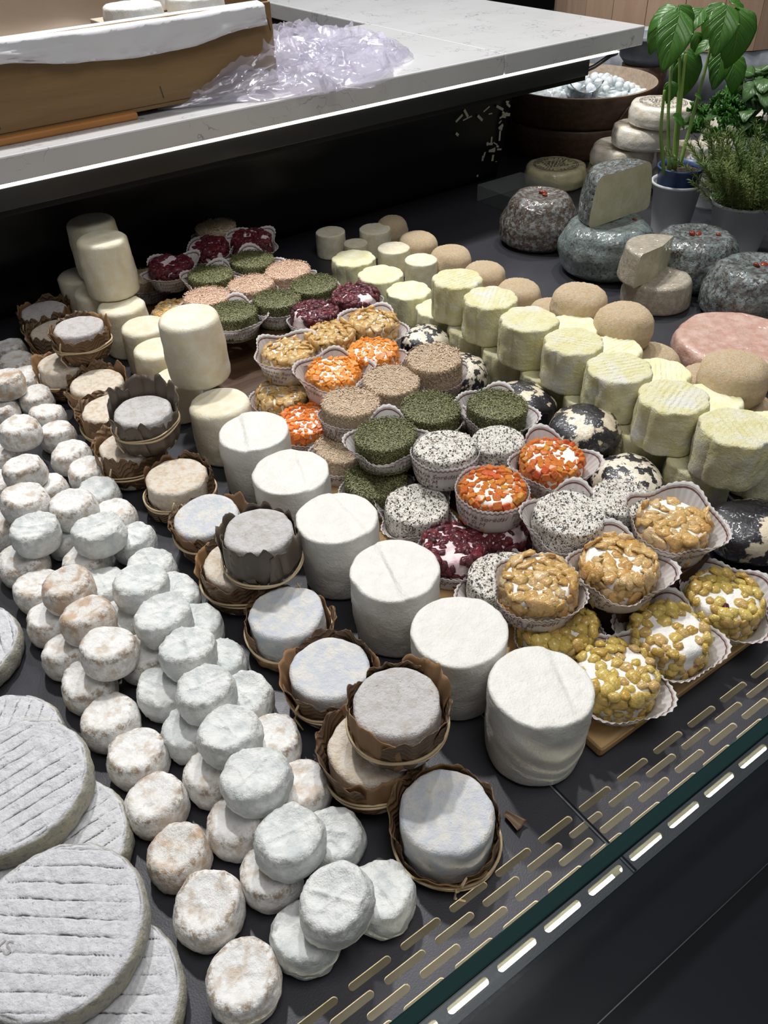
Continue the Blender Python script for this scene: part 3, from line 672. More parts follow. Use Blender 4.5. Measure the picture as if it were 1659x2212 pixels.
LW = [(0.187, 1.065, 0, 'leafcheese', 'leaf-wrapped cheese with torn brown collar, farthest back by the dark panel', {}),
      (0.181, 1.000, 0, 'leafcheese_tan', 'pale dry leaf-wrapped cheese between the farthest one and the knotted one', {}),
      (0.190, 0.907, 1, 'leafcheese', 'raised leaf-wrapped cheese with a clear raffia knot on its side', {'knot_a': 3.6, 'tall': 0.9}),
      (0.163, 0.912, 0, 'leafcheese_tan', 'pale-sided leaf-wrapped cheese directly under the knotted one', {'open_front': True}),
      (0.178, 0.842, 0, 'leafcheese_tan', 'leaf-wrapped cheese with beige top in front of the knotted one', {}),
      (0.170, 0.780, 0, 'leafcheese_tan', 'pinkish leaf-wrapped cheese half hidden behind the hooded dark leaf', {}),
      (0.180, 0.690, 1, 'leafcheese', 'raised leaf-wrapped cheese with a dark leaf hood standing up behind its top', {'dark': True, 'tall': 0.95, 'band': 0.62, 'knot_a': 3.4, 'hood': 0.32}),
      (0.160, 0.700, 0, 'leafcheese_tan', 'leaf-wrapped cheese in the bottom tier under the dark hooded one', {}),
      (0.177, 0.622, 0, 'leafcheese_tan', 'leaf-wrapped cheese with wide tan crust, just before the hooded one', {'open_front': True}),
      (0.177, 0.551, 0, 'leafcheese_blue', 'leaf-wrapped cheese with blue-grey centre and yellow melting rim', {'ctilt': 0.15, 'tall': 0.85}),
      (0.170, 0.480, 0, 'leafcheese_tan', 'leaf-wrapped cheese in the bottom tier under the tall grey-brown parcel', {}),
      (0.185, 0.462, 1, 'leafcheese', 'raised grey-brown leaf parcel with broad raffia band, middle of the row', {'dark': True, 'band': 0.22, 'tall': 0.94}),
      (0.173, 0.405, 0, 'leafcheese_blue', 'pale leaf-wrapped cheese peeking out in front of the grey-brown parcel', {'open_front': True, 'tall': 0.8}),
      (0.171, 0.338, 0, 'leafcheese_blue', 'blue-white topped leaf-wrapped cheese alone, third from the front', {'tall': 0.92}),
      (0.158, 0.266, 0, 'leafcheese_tan', 'leaf-wrapped cheese mostly hidden beneath the nearest raised parcel', {}),
      (0.176, 0.261, 1, 'leafcheese', 'nearest raised leaf parcel with large grey top and thin raffia', {'band': 0.45, 'tall': 1.0}),
      (0.169, 0.200, 0, 'leafcheese_blue', 'nearest leaf-wrapped cheese at the slotted edge, leaf opened low in front', {'open_front': True, 'tall': 0.85, 'band': 0.2})]
for i, (x, y, L, tm, lab, kw) in enumerate(LW):
    leaf_cheese(x, y, LH * 1.0 * L, 0.0570 if L else 0.0595, LH, tm, 20 + i, lab, **kw)

# --- tall white cylinders
def cyl_mesh(seed, mt, h, taper, cut, rt=0.10, amp=0.035):
    rr = random.Random(seed); ca = rr.uniform(0, PI); cd = rr.uniform(0.15, 0.5)
    def ex(v):
        z = v.z
        if cut and z > h * 0.9:
            s = v.x * math.cos(ca) + v.y * math.sin(ca)
            if s > cd: z -= 0.050 * min(1, (s - cd) * 16)
            z -= 0.050 * math.exp(-((s - cd) / 0.045) ** 2)
        return (v.x, v.y, z)
    pr = rounded(h, 0.14, rt, 0.03, taper, 0.0, 5, 12, 26)
    V, Fc = lathe(pr, 64, lump(amp, 1.9, seed, 4, 0.25, ex))
    return mk('curd_cylinder', V, Fc, MT[mt])
WD = 0.0345
WH = [(0.262, 0.219, 0, 'fresh', 1.0, 2.10, -0.04, 'nearest fresh white cheese cylinder, beside the slotted edge'),
      (0.251, 0.290, 0, 'fresh', 1.0, 2.30, -0.15, 'second fresh white cheese cylinder from the front, sagging waist'),
      (0.250, 0.367, 0, 'fresh', 1.0, 2.12, -0.06, 'third fresh white cheese cylinder from the front, cut step on top'),
      (0.250, 0.446, 0, 'fresh', 1.0, 2.10, -0.06, 'fourth fresh white cheese cylinder from the front'),
      (0.252, 0.526, 0, 'fresh', 1.0, 2.12, -0.08, 'fifth fresh white cheese cylinder from the front, deep cut line across top'),
      (0.254, 0.604, 0, 'fresh', 0.98, 2.12, -0.04, 'sixth fresh white cheese cylinder from the front, last of the pure white ones'),
      (0.255, 0.679, 0, 'cream', 0.90, 2.02, 0.0, 'white cheese cylinder carrying the tall raised one on its back edge'),
      (0.263, 0.737, 1, 'cream', 0.90, 2.25, 0.02, 'tall smooth cheese cylinder raised above the middle of the row'),
      (0.252, 0.836, 0, 'cream', 0.80, 2.15, 0.0, 'cream cheese cylinder just behind the tall raised one'),
      (0.262, 0.897, 0, 'cream', 0.80, 2.2, 0.0, 'yellowish cream cylinder between the knotted leaf parcel and the raised cylinder'),
      (0.259, 0.962, 0, 'cream', 0.86, 2.15, 0.0, 'cream cylinder under the front one of the raised back pair'),
      (0.266, 0.998, 1, 'cream', 0.88, 2.2, 0.06, 'front one of the two raised cream cylinders by the dark panel'),
      (0.277, 1.066, 1, 'cream', 0.88, 2.2, 0.06, 'rearmost raised cream cylinder by the dark panel'),
      (0.250, 1.092, 0, 'cream', 0.84, 2.15, 0.0, 'bottom-tier cream cylinder at the far left of the back pair'),
      (0.250, 1.028, 0, 'cream', 0.84, 2.15, 0.0, 'bottom-tier cream cylinder between the two raised cylinders'),
      (0.249, 0.778, 0, 'cream', 0.72, 2.0, 0.0, 'small cream cylinder peeking out behind the tall raised one')]
for i, (x, y, L, mt, s, h, tp, lab) in enumerate(WH):
    r = WD * s / (1 - tp)
    z = 0 if not L else (0.0625 if i == 7 else 0.0645)
    o = link('cheese_cylinder', cyl_mesh(40 + i, mt, h, tp, mt == 'fresh', 0.07 if mt == 'fresh' else 0.2, 0.035 if mt == 'fresh' else 0.03), None, (x, y, z), tilt(700 + i, 0.02), r)
    tag(o, lab, 'cheese', 'tall white cheese cylinders')

# --- paper-cased flavoured cheeses
BZ = 0.012
o = MB().box((0.293, 0.184, 0.0), (0.486, 0.598, BZ), 0.003).build('wooden_board', MT['board'], smooth=False); tag(o, 'pale wooden board under the front paper-cased cheeses, corner showing at the slots', 'board')
o = MB().box((0.300, 0.600, 0.0), (0.486, 1.130, BZ), 0.003).build('wooden_board', MT['tubwood'], smooth=False); tag(o, 'dark board under the rear paper-cased cheeses', 'board')
FH = 0.0310
o = MB().box((0.374, 0.434, BZ), (0.480, 1.09, BZ + FH - 0.0005), 0.001).build('wooden_riser', MT['tubwood'], smooth=False); tag(o, 'low wooden riser hidden under the rear paper-cased cheeses', 'riser')
o = MB().box((0.374, 0.246, BZ), (0.480, 0.335, BZ + FH - 0.0005), 0.001).build('wooden_riser', MT['tubwood'], smooth=False); tag(o, 'low wooden riser hidden under the front raisin cheeses', 'riser')

def blob(seed, sub, sc, amp, freq, name, mat):
    bm = bmesh.new(); bmesh.ops.create_icosphere(bm, subdivisions=sub, radius=1)
    off = Vector((seed * 3.1, seed * 7.7, seed))
    for v in bm.verts:
        c = v.co.copy(); d = 1 + amp * fb(c * freq + off, 2); v.co = Vector((c.x * sc[0], c.y * sc[1], c.z * sc[2])) * d
    me = bpy.data.meshes.new(name); bm.to_mesh(me); bm.free(); me.materials.append(mat)
    me.polygons.foreach_set('use_smooth', [True] * len(me.polygons)); return me
def cubelet(seed, mat):
    r = random.Random(seed); V = []
    for sx in (-1, 1):
        for sy in (-1, 1):
            for sz in (-1, 1): V.append((sx * r.uniform(0.7, 1.15), sy * r.uniform(0.7, 1.15), sz * r.uniform(0.6, 0.9)))
    bm = bmesh.new()
    for v in V: bm.verts.new(v)
    bmesh.ops.convex_hull(bm, input=bm.verts[:]); bmesh.ops.bevel(bm, geom=bm.edges[:], offset=0.16, segments=1, affect='EDGES')
    me = bpy.data.meshes.new('candied_cube'); bm.to_mesh(me); bm.free(); me.materials.append(mat); return me
PIECE = {'raisin_gold': [blob(i, 2, (1.2, 0.95, 0.62), 0.42, 1.3, 'raisin', MT['raisin_gold']) for i in range(4)],
         'raisin_tan': [blob(i + 9, 2, (1.2, 1.0, 0.48), 0.62, 1.5, 'raisin', MT['raisin_tan']) for i in range(4)],
         'cranberry': [blob(i + 20, 2, (1.35, 0.80, 0.60), 0.45, 1.9, 'cranberry', MT['cranberry']) for i in range(4)],
         'orange': [cubelet(i, MT['orange']) for i in range(5)]}
def spots(h, n, mind, seed, zmin=0.08, flat=0.94, mask=0):
    r = random.Random(seed); P = []; tries = 0
    while len(P) < n and tries < n * 60:
        tries += 1
        if r.random() < 1.0 / (1 + 2 * h):
            q = r.random() * 2 * PI; d = math.sqrt(r.random()) * flat; p = Vector((d * math.cos(q), d * math.sin(q), h)); nn = Vector((p.x * 0.35, p.y * 0.35, 1)).normalized()
        else:
            q = r.random() * 2 * PI; z = r.uniform(zmin, h); p = Vector((math.cos(q), math.sin(q), z)); nn = Vector((p.x, p.y, max(0, (z / h - 0.8)) * 3)).normalized()
        if mask and noise.noise(p * 1.5 + Vector((seed * 1.3, 0, 0))) > mask: continue
        if all((p - a[0]).length > mind for a in P): P.append((p, nn))
    return P
def coat(root, kind, h, n, size, mind, seed, sink=0.1, joined=False):
    r = random.Random(seed); nm = {'raisin_gold': 'raisin', 'raisin_tan': 'raisin', 'cranberry': 'cranberry', 'orange': 'candied_cube'}[kind]
    jm = MB()
    for p, nn in spots(h, n, mind, seed, mask=0.42 if kind == 'orange' else 0.30):
        q = nn.to_track_quat('Z', 'Y') @ Euler((r.uniform(-0.35, 0.35), r.uniform(-0.35, 0.35), r.uniform(0, 2 * PI))).to_quaternion()
        s = size * r.uniform(0.72, 1.28); me = r.choice(PIECE[kind])
        loc = p - nn * (sink * size)
        if joined:
            M = Matrix.LocRotScale(loc, q, Vector((s, s, s)))
            jm.add([M @ v.co for v in me.vertices], [tuple(f.vertices) for f in me.polygons])
        else:
            o = link(nm, me, root, loc, None, s); o.rotation_euler = q.to_euler()
    if joined:
        o = jm.build(nm + 's', MT[kind], root, False); o['kind'] = 'stuff'
CORES = {}
def core(kind, h):
    if kind not in CORES:
        mt = {'raisin': 'core', 'cranberry': 'core_pink', 'orange': 'core'}.get(kind, kind)
        amp = {'raisin': 0.06, 'cranberry': 0.08, 'orange': 0.05}.get(kind, 0.04)
        rt = 0.22 if kind in ('raisin', 'cranberry', 'orange') else 0.12
        V, Fc = lathe(rounded(h, 0.12, rt, 0.02, 0.0, -0.02 if kind in ('raisin', 'cranberry', 'orange') else 0.0, 5, 8, 8), 56, lump(amp, 2.2, len(CORES) + 3, 4, 0.5))
        CORES[kind] = mk('cheese', V, Fc, MT[mt])
    return CORES[kind]
FLK = {}
def flakes(kind, h, n, L, W):
    if kind in FLK: return FLK[kind]
    r = random.Random(len(kind) * 7 + n); V = []; Fc = []
    for p, nn in spots(h, n, 0.0, n, 0.05, 1.0):
        t = nn.cross(Vector((r.gauss(0, 1), r.gauss(0, 1), r.gauss(0, 1)))).normalized(); s = nn.cross(t)
        t = (t + nn * r.uniform(-0.25, 0.45)).normalized(); l = L * r.uniform(0.5, 1.3); w = W * r.uniform(0.6, 1.3); c = p + nn * r.uniform(0.0, 0.03); k = len(V)
        V += [c - t * l - s * w, c - t * l + s * w, c + t * l + s * w * 0.6 + nn * 0.01, c + t * l - s * w * 0.6 + nn * 0.01]; Fc.append((k, k + 1, k + 2, k + 3))
    FLK[kind] = mk(kind + '_flakes', V, Fc, MT[kind + '_flake'], False); return FLK[kind]

# paper cases: five pleated shapes with print wrapped round them
CASE_FN = []
def case_fn(H, spread, back, corners, seed):
    off = seed * 1.7
    def f(u, v):
        q = 2 * PI * u
        ql = noise.noise(Vector((math.cos(q) * 1.3 + off, math.sin(q) * 1.3, off)))
        hh = H * (1 + back * math.cos(q - 0.98) + 0.16 * ql) * (1 + corners * 0.11 * math.cos(4 * q + off))
        edge = 0.030 * (abs(((u * 46) % 1.0) - 0.5) * 2 - 0.5) if v > 0.93 else 0
        z = hh * v + edge
        fl = max(0.0, v - 0.30) / 0.70
        rad = 0.97 + 0.06 * min(1, v * 4) + spread * fl ** 1.2 * (0.75 + corners * 0.55 * math.cos(4 * q + off) + 0.7 * ql) + 0.022 * v * math.sin(46 * q) + 0.03 * v * ql
        return (rad * math.cos(q), rad * math.sin(q), z)
    return f
CASES = []
for i, (H, sp, bk, cn) in enumerate([(0.90, 0.08, 0.04, 0.1), (0.86, 0.38, 0.14, 0.7), (0.74, 0.36, 0.22, 0.7), (1.02, 0.40, 0.08, 0.8), (0.66, 0.20, 0.05, 0.5)]):
    f = case_fn(H, sp, bk, cn, i + 1)
    V, Fc, uv = grid(f, 184, 12, 0.006, True)
    me = mk('paper_case', V, Fc, MT['case'], uvs=uv)
    tv = MB()
    for rep in range(3):
        for txt, size, v0, u0 in (('Fromagerie Sorédal', 0.27, 0.56, 0.02), ('Lamothe St M', 0.25, 0.32, 0.03), ('Tél. 05 63 46 58', 0.19, 0.13, 0.03)):
            TV, TF = text_mesh(txt, size, None, 0.3)
            out = []
            for p in TV:
                uu = (rep / 3 + u0 + p.x / (2 * PI * 1.1)) % 1.0; vq = v0 + p.y / (H * 1.15)
                a = Vector(f(uu, min(vq, 0.92))); rr_ = math.hypot(a.x, a.y)
                out.append((a.x * (1 + 0.014 / rr_), a.y * (1 + 0.014 / rr_), a.z))
            tv.add(out, TF)
    CASES.append((me, tv.mesh('lettering', MT['ink'], False)))

FR = 0.0288
h_ = FH / FR
FL = [('cranberry', 0.354, 1.022, 1, 1, 'cranberry-coated cheese at the far left of the paper-cased block'),
      ('cranberry', 0.421, 1.046, 1, 2, 'cranberry-coated cheese in the middle of the rear trio'),
      ('cranberry', 0.481, 1.033, 1, 2, 'cranberry-coated cheese at the right of the rear trio'),
      ('bran', 0.460, 1.098, 1, 4, 'beige crumbed cheese standing behind the rear cranberry trio'),
      ('bran', 0.331, 1.072, 0, 4, 'beige crumbed cheese low beside the raised cream cylinders'),
      ('herb', 0.380, 0.956, 1, 1, 'herb-coated cheese just in front of the leftmost cranberry one'),
      ('herb', 0.445, 0.964, 1, 1, 'herb-coated cheese in front of the rear right cranberry one'),
      ('salmon', 0.348, 0.898, 1, 4, 'salmon-pink crumbed cheese at the left, above a hidden raisin one'),
      ('salmon', 0.409, 0.895, 1, 4, 'salmon-pink crumbed cheese, middle one of the three'),
      ('salmon', 0.467, 0.902, 1, 4, 'salmon-pink crumbed cheese, rightmost of the three'),
      ('herb', 0.470, 0.843, 1, 4, 'herb-coated cheese behind the dark red pair'),
      ('herb', 0.411, 0.836, 1, 4, 'herb-coated cheese left of the middle cranberry one'),
      ('herb', 0.353, 0.840, 1, 1, 'herb-coated cheese right behind the tall raised white cylinder'),
      ('cranberry', 0.431, 0.777, 1, 4, 'cranberry-coated cheese in the middle of the block, left of its pair'),
      ('cranberry', 0.494, 0.783, 1, 4, 'cranberry-coated cheese in the middle of the block, right of its pair'),
      ('raisin_tan', 0.324, 0.954, 0, 4, 'raisin-coated cheese half hidden below the left salmon-pink one'),
      ('raisin_tan', 0.356, 0.714, 1, 3, 'raisin-coated cheese standing on another, paper flared wide to its left'),
      ('raisin_tan', 0.331, 0.690, 0, 4, 'raisin-coated cheese underneath the one with the wide flared paper'),
      ('raisin_tan', 0.415, 0.718, 1, 4, 'raisin-coated cheese between the wide-papered one and the right rear one'),
      ('raisin_tan', 0.471, 0.716, 1, 2, 'raisin-coated cheese next to the rearmost black-patched pebble'),
      ('orange', 0.372, 0.648, 1, 3, 'orange-cube coated cheese in the rear pair, left'),
      ('orange', 0.430, 0.655, 1, 4, 'orange-cube coated cheese in the rear pair, right'),
      ('orange', 0.327, 0.628, 0, 4, 'orange-cube coated cheese low behind the sixth white cylinder'),
      ('bran', 0.408, 0.592, 1, 4, 'flat beige crumbed cheese in the middle of the beige three'),
      ('bran', 0.464, 0.590, 1, 4, 'tall brown crumbed cheese beside the black-patched pebbles'),
      ('bran', 0.351, 0.581, 1, 4, 'beige crumbed cheese with its side showing, left of the beige three'),
      ('bran', 0.327, 0.561, 0, 4, 'beige crumbed cheese in the bottom tier behind the fifth white cylinder'),
      ('herb', 0.410, 0.528, 1, 4, 'dark green herb cheese, middle one of the front three'),
      ('herb', 0.350, 0.516, 1, 1, 'dark green herb cheese in a printed paper case with legible lettering'),
      ('herb', 0.463, 0.491, 1, 2, 'dark green herb cheese, rightmost of the front three'),
      ('herb', 0.324, 0.500, 0, 4, 'dark green herb cheese in the bottom tier, barely showing'),
      ('pepper', 0.378, 0.463, 1, 0, 'black-peppered cheese in a tall straight printed case, next to the green ones'),
      ('pepper', 0.428, 0.447, 1, 4, 'black-peppered cheese half hidden behind the right orange one'),
      ('pepper', 0.331, 0.446, 0, 1, 'black-peppered cheese in the bottom tier behind the fourth white cylinder'),
      ('orange', 0.375, 0.396, 1, 0, 'orange-cube coated cheese in a deep printed case, nearest the front'),
      ('orange', 0.445, 0.396, 1, 1, 'orange-cube coated cheese beside the largest black-patched pebble'),
      ('cranberry', 0.325, 0.386, 0, 4, 'cranberry-coated cheese low between the third white cylinder and the orange one'),
      ('pepper', 0.400, 0.331, 1, 1, 'black-peppered cheese in a wide flared case before the orange pair'),
      ('pepper', 0.453, 0.323, 1, 4, 'black-peppered cheese right behind the rearmost of the raised raisin trio'),
      ('pepper', 0.332, 0.330, 0, 2, 'black-peppered cheese low behind the second white cylinder'),
      ('raisin_tan', 0.330, 0.291, 1, 4, 'raised raisin-coated cheese without visible paper, left of its trio'),
      ('raisin_tan', 0.390, 0.268, 1, 1, 'raised raisin-coated cheese in flared paper, middle of its trio'),
      ('raisin_tan', 0.461, 0.275, 1, 3, 'raised raisin-coated cheese with big pointed paper, right of its trio'),
      ('raisin_gold', 0.331, 0.268, 0, 4, 'golden raisin cheese under the raised paperless raisin one'),
      ('raisin_gold', 0.333, 0.212, 0, 2, 'golden raisin cheese at the left front corner of the wooden board'),
      ('raisin_gold', 0.393, 0.214, 0, 2, 'golden raisin cheese in the middle of the front edge of the board'),
      ('raisin_gold', 0.455, 0.214, 0, 2, 'golden raisin cheese at the right end of the front edge'),
      ('cranberry', 0.372, 0.380, 0, 4, 'dark cranberry cheese in the shade below the deep orange case')]
for i, (kind, x, y, L, cs, lab) in enumerate(FL):
    base = kind.split('_')[0]
    t = link('coated_cheese', None, loc=(x, y, BZ + (FH if L else 0)), scale=FR * (0.93 if base in ('raisin', 'cranberry', 'orange') else 1.0) * {32: 0.85, 38: 0.85}.get(i, 1.0))
    t.rotation_euler = (random.Random(i).uniform(-0.05, 0.08), random.Random(i + 99).uniform(-0.05, 0.05), 0)
    tag(t, lab, 'cheese', {'raisin': 'raisin-coated cheeses', 'cranberry': 'cranberry-coated cheeses', 'orange': 'orange-cube coated cheeses', 'herb': 'herb-coated cheeses', 'pepper': 'black-peppered cheeses', 'bran': 'beige crumbed cheeses', 'salmon': 'salmon-pink crumbed cheeses'}[base])
    near = y < 0.45
    hc = {'herb': 0.92, 'salmon': 0.92}.get(base, 1.0)
    link('cheese', core(base, h_), t, rot=(0, 0, i * 1.3), scale=(1, 1, hc * (1.22 if 'tall' in lab and base == 'bran' else 1)))
    if base == 'raisin': coat(t, kind, h_, 100, 0.178 if kind == 'raisin_gold' else 0.195, 0.235 if kind == 'raisin_gold' else 0.245, 300 + i, 0.0)
    elif base == 'cranberry': coat(t, kind, h_, 150, 0.165, 0.165, 300 + i, 0.05)
    elif base == 'orange': coat(t, kind, h_, 230, 0.112, 0.192, 300 + i, 0.25, joined=not near)
    elif base == 'herb': o = link('herb_flakes', flakes('herb', h_, 4200, 0.060, 0.014), t, rot=(0, 0, i), scale=(1.0, 1.0, hc)); o['kind'] = 'stuff'
    elif base in ('bran', 'salmon'): o = link('crumb_flakes', flakes(base, h_, 2200, 0.05, 0.018), t, rot=(0, 0, i), scale=(1, 1, hc * (1.22 if 'tall' in lab and base == 'bran' else 1))); o['kind'] = 'stuff'
    elif base == 'pepper': o = link('pepper_grains', flakes('pepper', h_, 420, 0.030, 0.024), t, rot=(0, 0, i)); o['kind'] = 'stuff'
    if i == 46: o = link('raisin', PIECE['cranberry'][1], t, (-0.50, -0.30, h_ + 0.02), (0.2, -0.3, 1.2), (0.12, 0.13, 0.13)); o['label'] = 'dark reddish raisin'
    rot = (i * 2.1) % 6.28
    pc = link('paper_case', CASES[cs][0], t, rot=(0, 0, ((i * 0.37) % 1.2 - 0.6) if cs in (1, 2, 3) else rot), scale=1.09 if base in ('raisin', 'cranberry', 'orange') else 1.0)
    link('lettering', CASES[cs][1], pc)

# --- black-patched pebbles
for i, (x, y, z, D, h, mt, lab) in enumerate([
        (0.537, 0.703, 0, 0.064, 0.042, 'truf_pale', 'rearmost black-and-cream patched pebble cheese under glossy film'),
        (0.531, 0.621, 0, 0.062, 0.040, 'truf_pale', 'finely black-speckled pebble cheese, second from the back'),
        (0.531, 0.525, 0.0, 0.076, 0.046, 'truf', 'oval pebble cheese with smooth black top, third from the back'),
        (0.535, 0.437, 0.012, 0.078, 0.048, 'truf', 'largest glossy black pebble cheese with cluster of highlights'),
        (0.523, 0.368, 0, 0.070, 0.042, 'truf_pale', 'flat cream pebble cheese with small black specks, below the largest one'),
        (0.551, 0.256, 0, 0.074, 0.044, 'truf', 'black pebble cheese cut off by the right edge near the raisin cheeses')]):
    pr = []
    for k in range(19):
        q = -PI / 2 + PI * k / 18
        pr.append((abs(math.cos(q)) ** 0.75 if abs(math.cos(q)) > 1e-6 else 0.0, (0.5 + 0.5 * math.copysign(abs(math.sin(q)) ** 0.9, math.sin(q))) * 2 * h / D))
    V, Fc = lathe(pr, 56, lump(0.10, 1.3, 60 + i, 4, 0.4))
    o = link('pebble_cheese', mk('pebble_cheese', V, Fc, MT[mt]), None, (x, y, z), (0.08 if z else 0, 0, i * 1.1), (D / 2, D / 2 * 0.92, D / 2)); tag(o, lab, 'cheese', 'black-patched pebble cheeses')

# --- flower-shaped cheeses
FLW = []
def flower_mesh(seed, mt, h=1.48):
    def ex(v):
        q = math.atan2(v.y, v.x); k = 0.935 + 0.075 * abs(math.cos(4 * q)) ** 0.8
        rad = math.hypot(v.x, v.y); b = min(1, max(0, (rad - 0.45) * 2.5)); s = 1 + (k - 1) * b
        zz = v.z + (0.010 * math.sin(v.y * 38) * min(1, max(0, (0.86 - rad) * 8)) if v.z > h * 0.97 else 0)
        return (v.x * s, v.y * s, zz)
    V, Fc = lathe(rounded(h, 0.10, 0.09, 0.0, 0.03, 0.0, 4, 9, 22), 128, lump(0.05, 2.0, seed, 4, 0.25, ex))
    return mk('flower_cheese', V, Fc, MT[mt])
FLW = [flower_mesh(80 + i, 'flower') for i in range(4)]; FLF = [flower_mesh(90 + i, 'flower_fresh') for i in range(2)]
GH = 0.0445; GR = 0.0320
for i, (x, y, L, k, s, lab) in enumerate([
        (0.590, 0.706, 1, 0, 0.98, 'farthest raised flower-shaped yellow cheese, white-dusted top'),
        (0.586, 0.642, 1, 1, 1.0, 'second farthest raised flower-shaped yellow cheese'),
        (0.584, 0.576, 1, 2, 1.03, 'raised flower-shaped yellow cheese with coarse ridges, third from the back'),
        (0.585, 0.510, 1, 3, 1.0, 'raised flower-shaped yellow cheese with shiny white top, fourth from the back'),
        (0.581, 0.445, 1, 0, 1.04, 'raised flower-shaped yellow cheese beside the largest black pebble'),
        (0.580, 0.377, 1, 1, 1.05, 'raised flower-shaped yellow cheese with a small dark hole on top'),
        (0.583, 0.310, 1, 2, 1.06, 'nearest raised flower-shaped yellow cheese at the right edge'),
        (0.590, 0.936, 0, 4, 1.0, 'rearmost low flower-shaped yellow cheese'),
        (0.588, 0.867, 0, 5, 1.0, 'low fresh flower-shaped cheese, second from the back'),
        (0.587, 0.802, 0, 4, 0.95, 'low fresh flower-shaped cheese next to the cranberry pair'),
        (0.586, 0.736, 0, 5, 0.95, 'bottom-tier flower-shaped cheese under the farthest raised one'),
        (0.586, 0.672, 0, 0, 0.94, 'bottom-tier flower-shaped cheese under the second farthest raised one'),
        (0.584, 0.607, 0, 1, 0.94, 'bottom-tier flower-shaped cheese under the coarse ridged one'),
        (0.584, 0.542, 0, 4, 0.94, 'bottom-tier flower-shaped cheese behind the oval black pebble'),
        (0.583, 0.474, 0, 5, 0.94, 'bottom-tier flower-shaped cheese behind the largest black pebble'),
        (0.582, 0.402, 0, 3, 0.98, 'bottom-tier flower-shaped cheese under the holed one'),
        (0.580, 0.334, 0, 2, 1.0, 'bottom-tier flower-shaped cheese at the front, under the nearest raised one'),
        (0.645, 0.567, 0, 4, 0.98, 'pale flower-shaped cheese behind the coarse ridged one'),
        (0.643, 0.503, 0, 5, 0.98, 'pale flower-shaped cheese behind the shiny white-topped one'),
        (0.641, 0.438, 0, 4, 0.98, 'pale flower-shaped cheese behind the one beside the black pebble'),
        (0.640, 0.374, 0, 5, 0.98, 'pale flower-shaped cheese behind the holed one'),
        (0.641, 0.308, 0, 4, 0.98, 'pale flower-shaped cheese behind the nearest raised one')]):
    z = GH * 0.96 if L else 0
    zs = 1.0
    if i >= 17: zs = 1.55
    o = link('flower_cheese', (FLW + FLF)[k], None, (x, y, z), (0, 0, i * 0.7), (GR * s, GR * s, GH / 1.48 * zs * (1.08 if L else 0.96))); tag(o, lab, 'cheese', 'flower-shaped yellow cheeses')

# --- plain small drums
V, Fc = lathe(rounded(1.55, 0.06, 0.08, 0.0, 0.04, 0.0, 3, 8, 6), 44, lump(0.03, 2.5, 5, 3, 0.3)); DRUM = mk('drum_cheese', V, Fc, MT['drum'])
for x, y, s, lab in [(0.626, 1.056, 0.0235, 'small pale drum cheese standing alone at the far back'), (0.682, 1.016, 0.0250, 'tallest small pale drum cheese at the far back'), (0.640, 1.008, 0.0190, 'small pale drum cheese half hidden between two others'), (0.661, 0.938, 0.0245, 'small pale drum cheese with bright white top'), (0.667, 0.880, 0.0240, 'small pale drum cheese nearest the yellow flower cheeses')]:
    o = link('drum_cheese', DRUM, None, (x, y, 0), (0, 0, x * 50), s); tag(o, lab, 'cheese', 'small pale drum cheeses')

# --- downy orange rounds
FZ = []
for i in range(4):
    base = lump(0.05, 1.4, 30 + i, 2, 0.3)
    def fn(v, base=base, i=i):
        w = base(v); n = w.normalized() if w.length > 0 else w
        return w + n * 0.022 * noise.noise(w * 16 + Vector((i, 0, 0))) + n * 0.012 * noise.noise(w * 34)
    V, Fc = lathe(rounded(1.36, 0.50, 0.52, 0.03, 0.02, -0.05, 7, 6, 12), 88, fn); FZ.append(mk('downy_cheese', V, Fc, MT['fuzz']))
ZH = 0.0430; ZR = 0.0312
for i, (x, y, L, s, lab) in enumerate([
        (0.720, 1.024, 0, 0.80, 'farthest downy orange cheese behind the tall drum'), (0.710, 0.944, 0, 0.95, 'second farthest downy orange cheese, brownish top'), (0.713, 0.871, 0, 0.98, 'third farthest downy orange cheese on the dark deck'),
        (0.713, 0.797, 0, 0.95, 'downy orange cheese behind the farthest raised flower cheese'), (0.710, 0.724, 0, 0.98, 'downy orange cheese behind the second raised flower cheese'),
        (0.688, 0.600, 1, 1.05, 'raised downy orange cheese, rearmost of the three on top'), (0.688, 0.531, 1, 1.06, 'raised downy orange cheese, middle of the three on top'), (0.686, 0.385, 1, 1.10, 'raised downy orange cheese at the right edge by the pink wheel'),
        (0.702, 0.655, 0, 0.95, 'downy orange cheese low beside the rearmost raised one'), (0.705, 0.590, 0, 0.98, 'downy orange cheese under the rearmost raised one'), (0.706, 0.497, 0, 1.02, 'wide downy orange cheese between the middle raised one and the pink wheel'),
        (0.714, 0.432, 0, 0.96, 'downy orange cheese left under the right edge one'), (0.700, 0.372, 0, 0.96, 'downy orange cheese directly under the right edge one'), (0.712, 0.312, 0, 0.96, 'downy orange cheese cut off low at the right edge')]):
    o = link('downy_cheese', FZ[i % 4], None, (x, y, ZH * 0.95 if L else 0), (0, 0, i * 1.7), (ZR * s, ZR * s, ZH / 1.36 * (s if L else 1))); tag(o, lab, 'cheese', 'downy orange cheeses')

# --- pink washed wheel
V, Fc = lathe(rounded(0.46, 0.14, 0.10, 0.02, 0.03, 0.01, 5, 5, 16), 96, lump(0.03, 3.0, 7, 4, 0.5))
o = link('washed_wheel', mk('washed_wheel', V, Fc, MT['pink']), None, (0.822, 0.470, 0), (0, 0, 0.4), 0.071); tag(o, 'flat pink washed-rind wheel in film at the right edge', 'cheese')

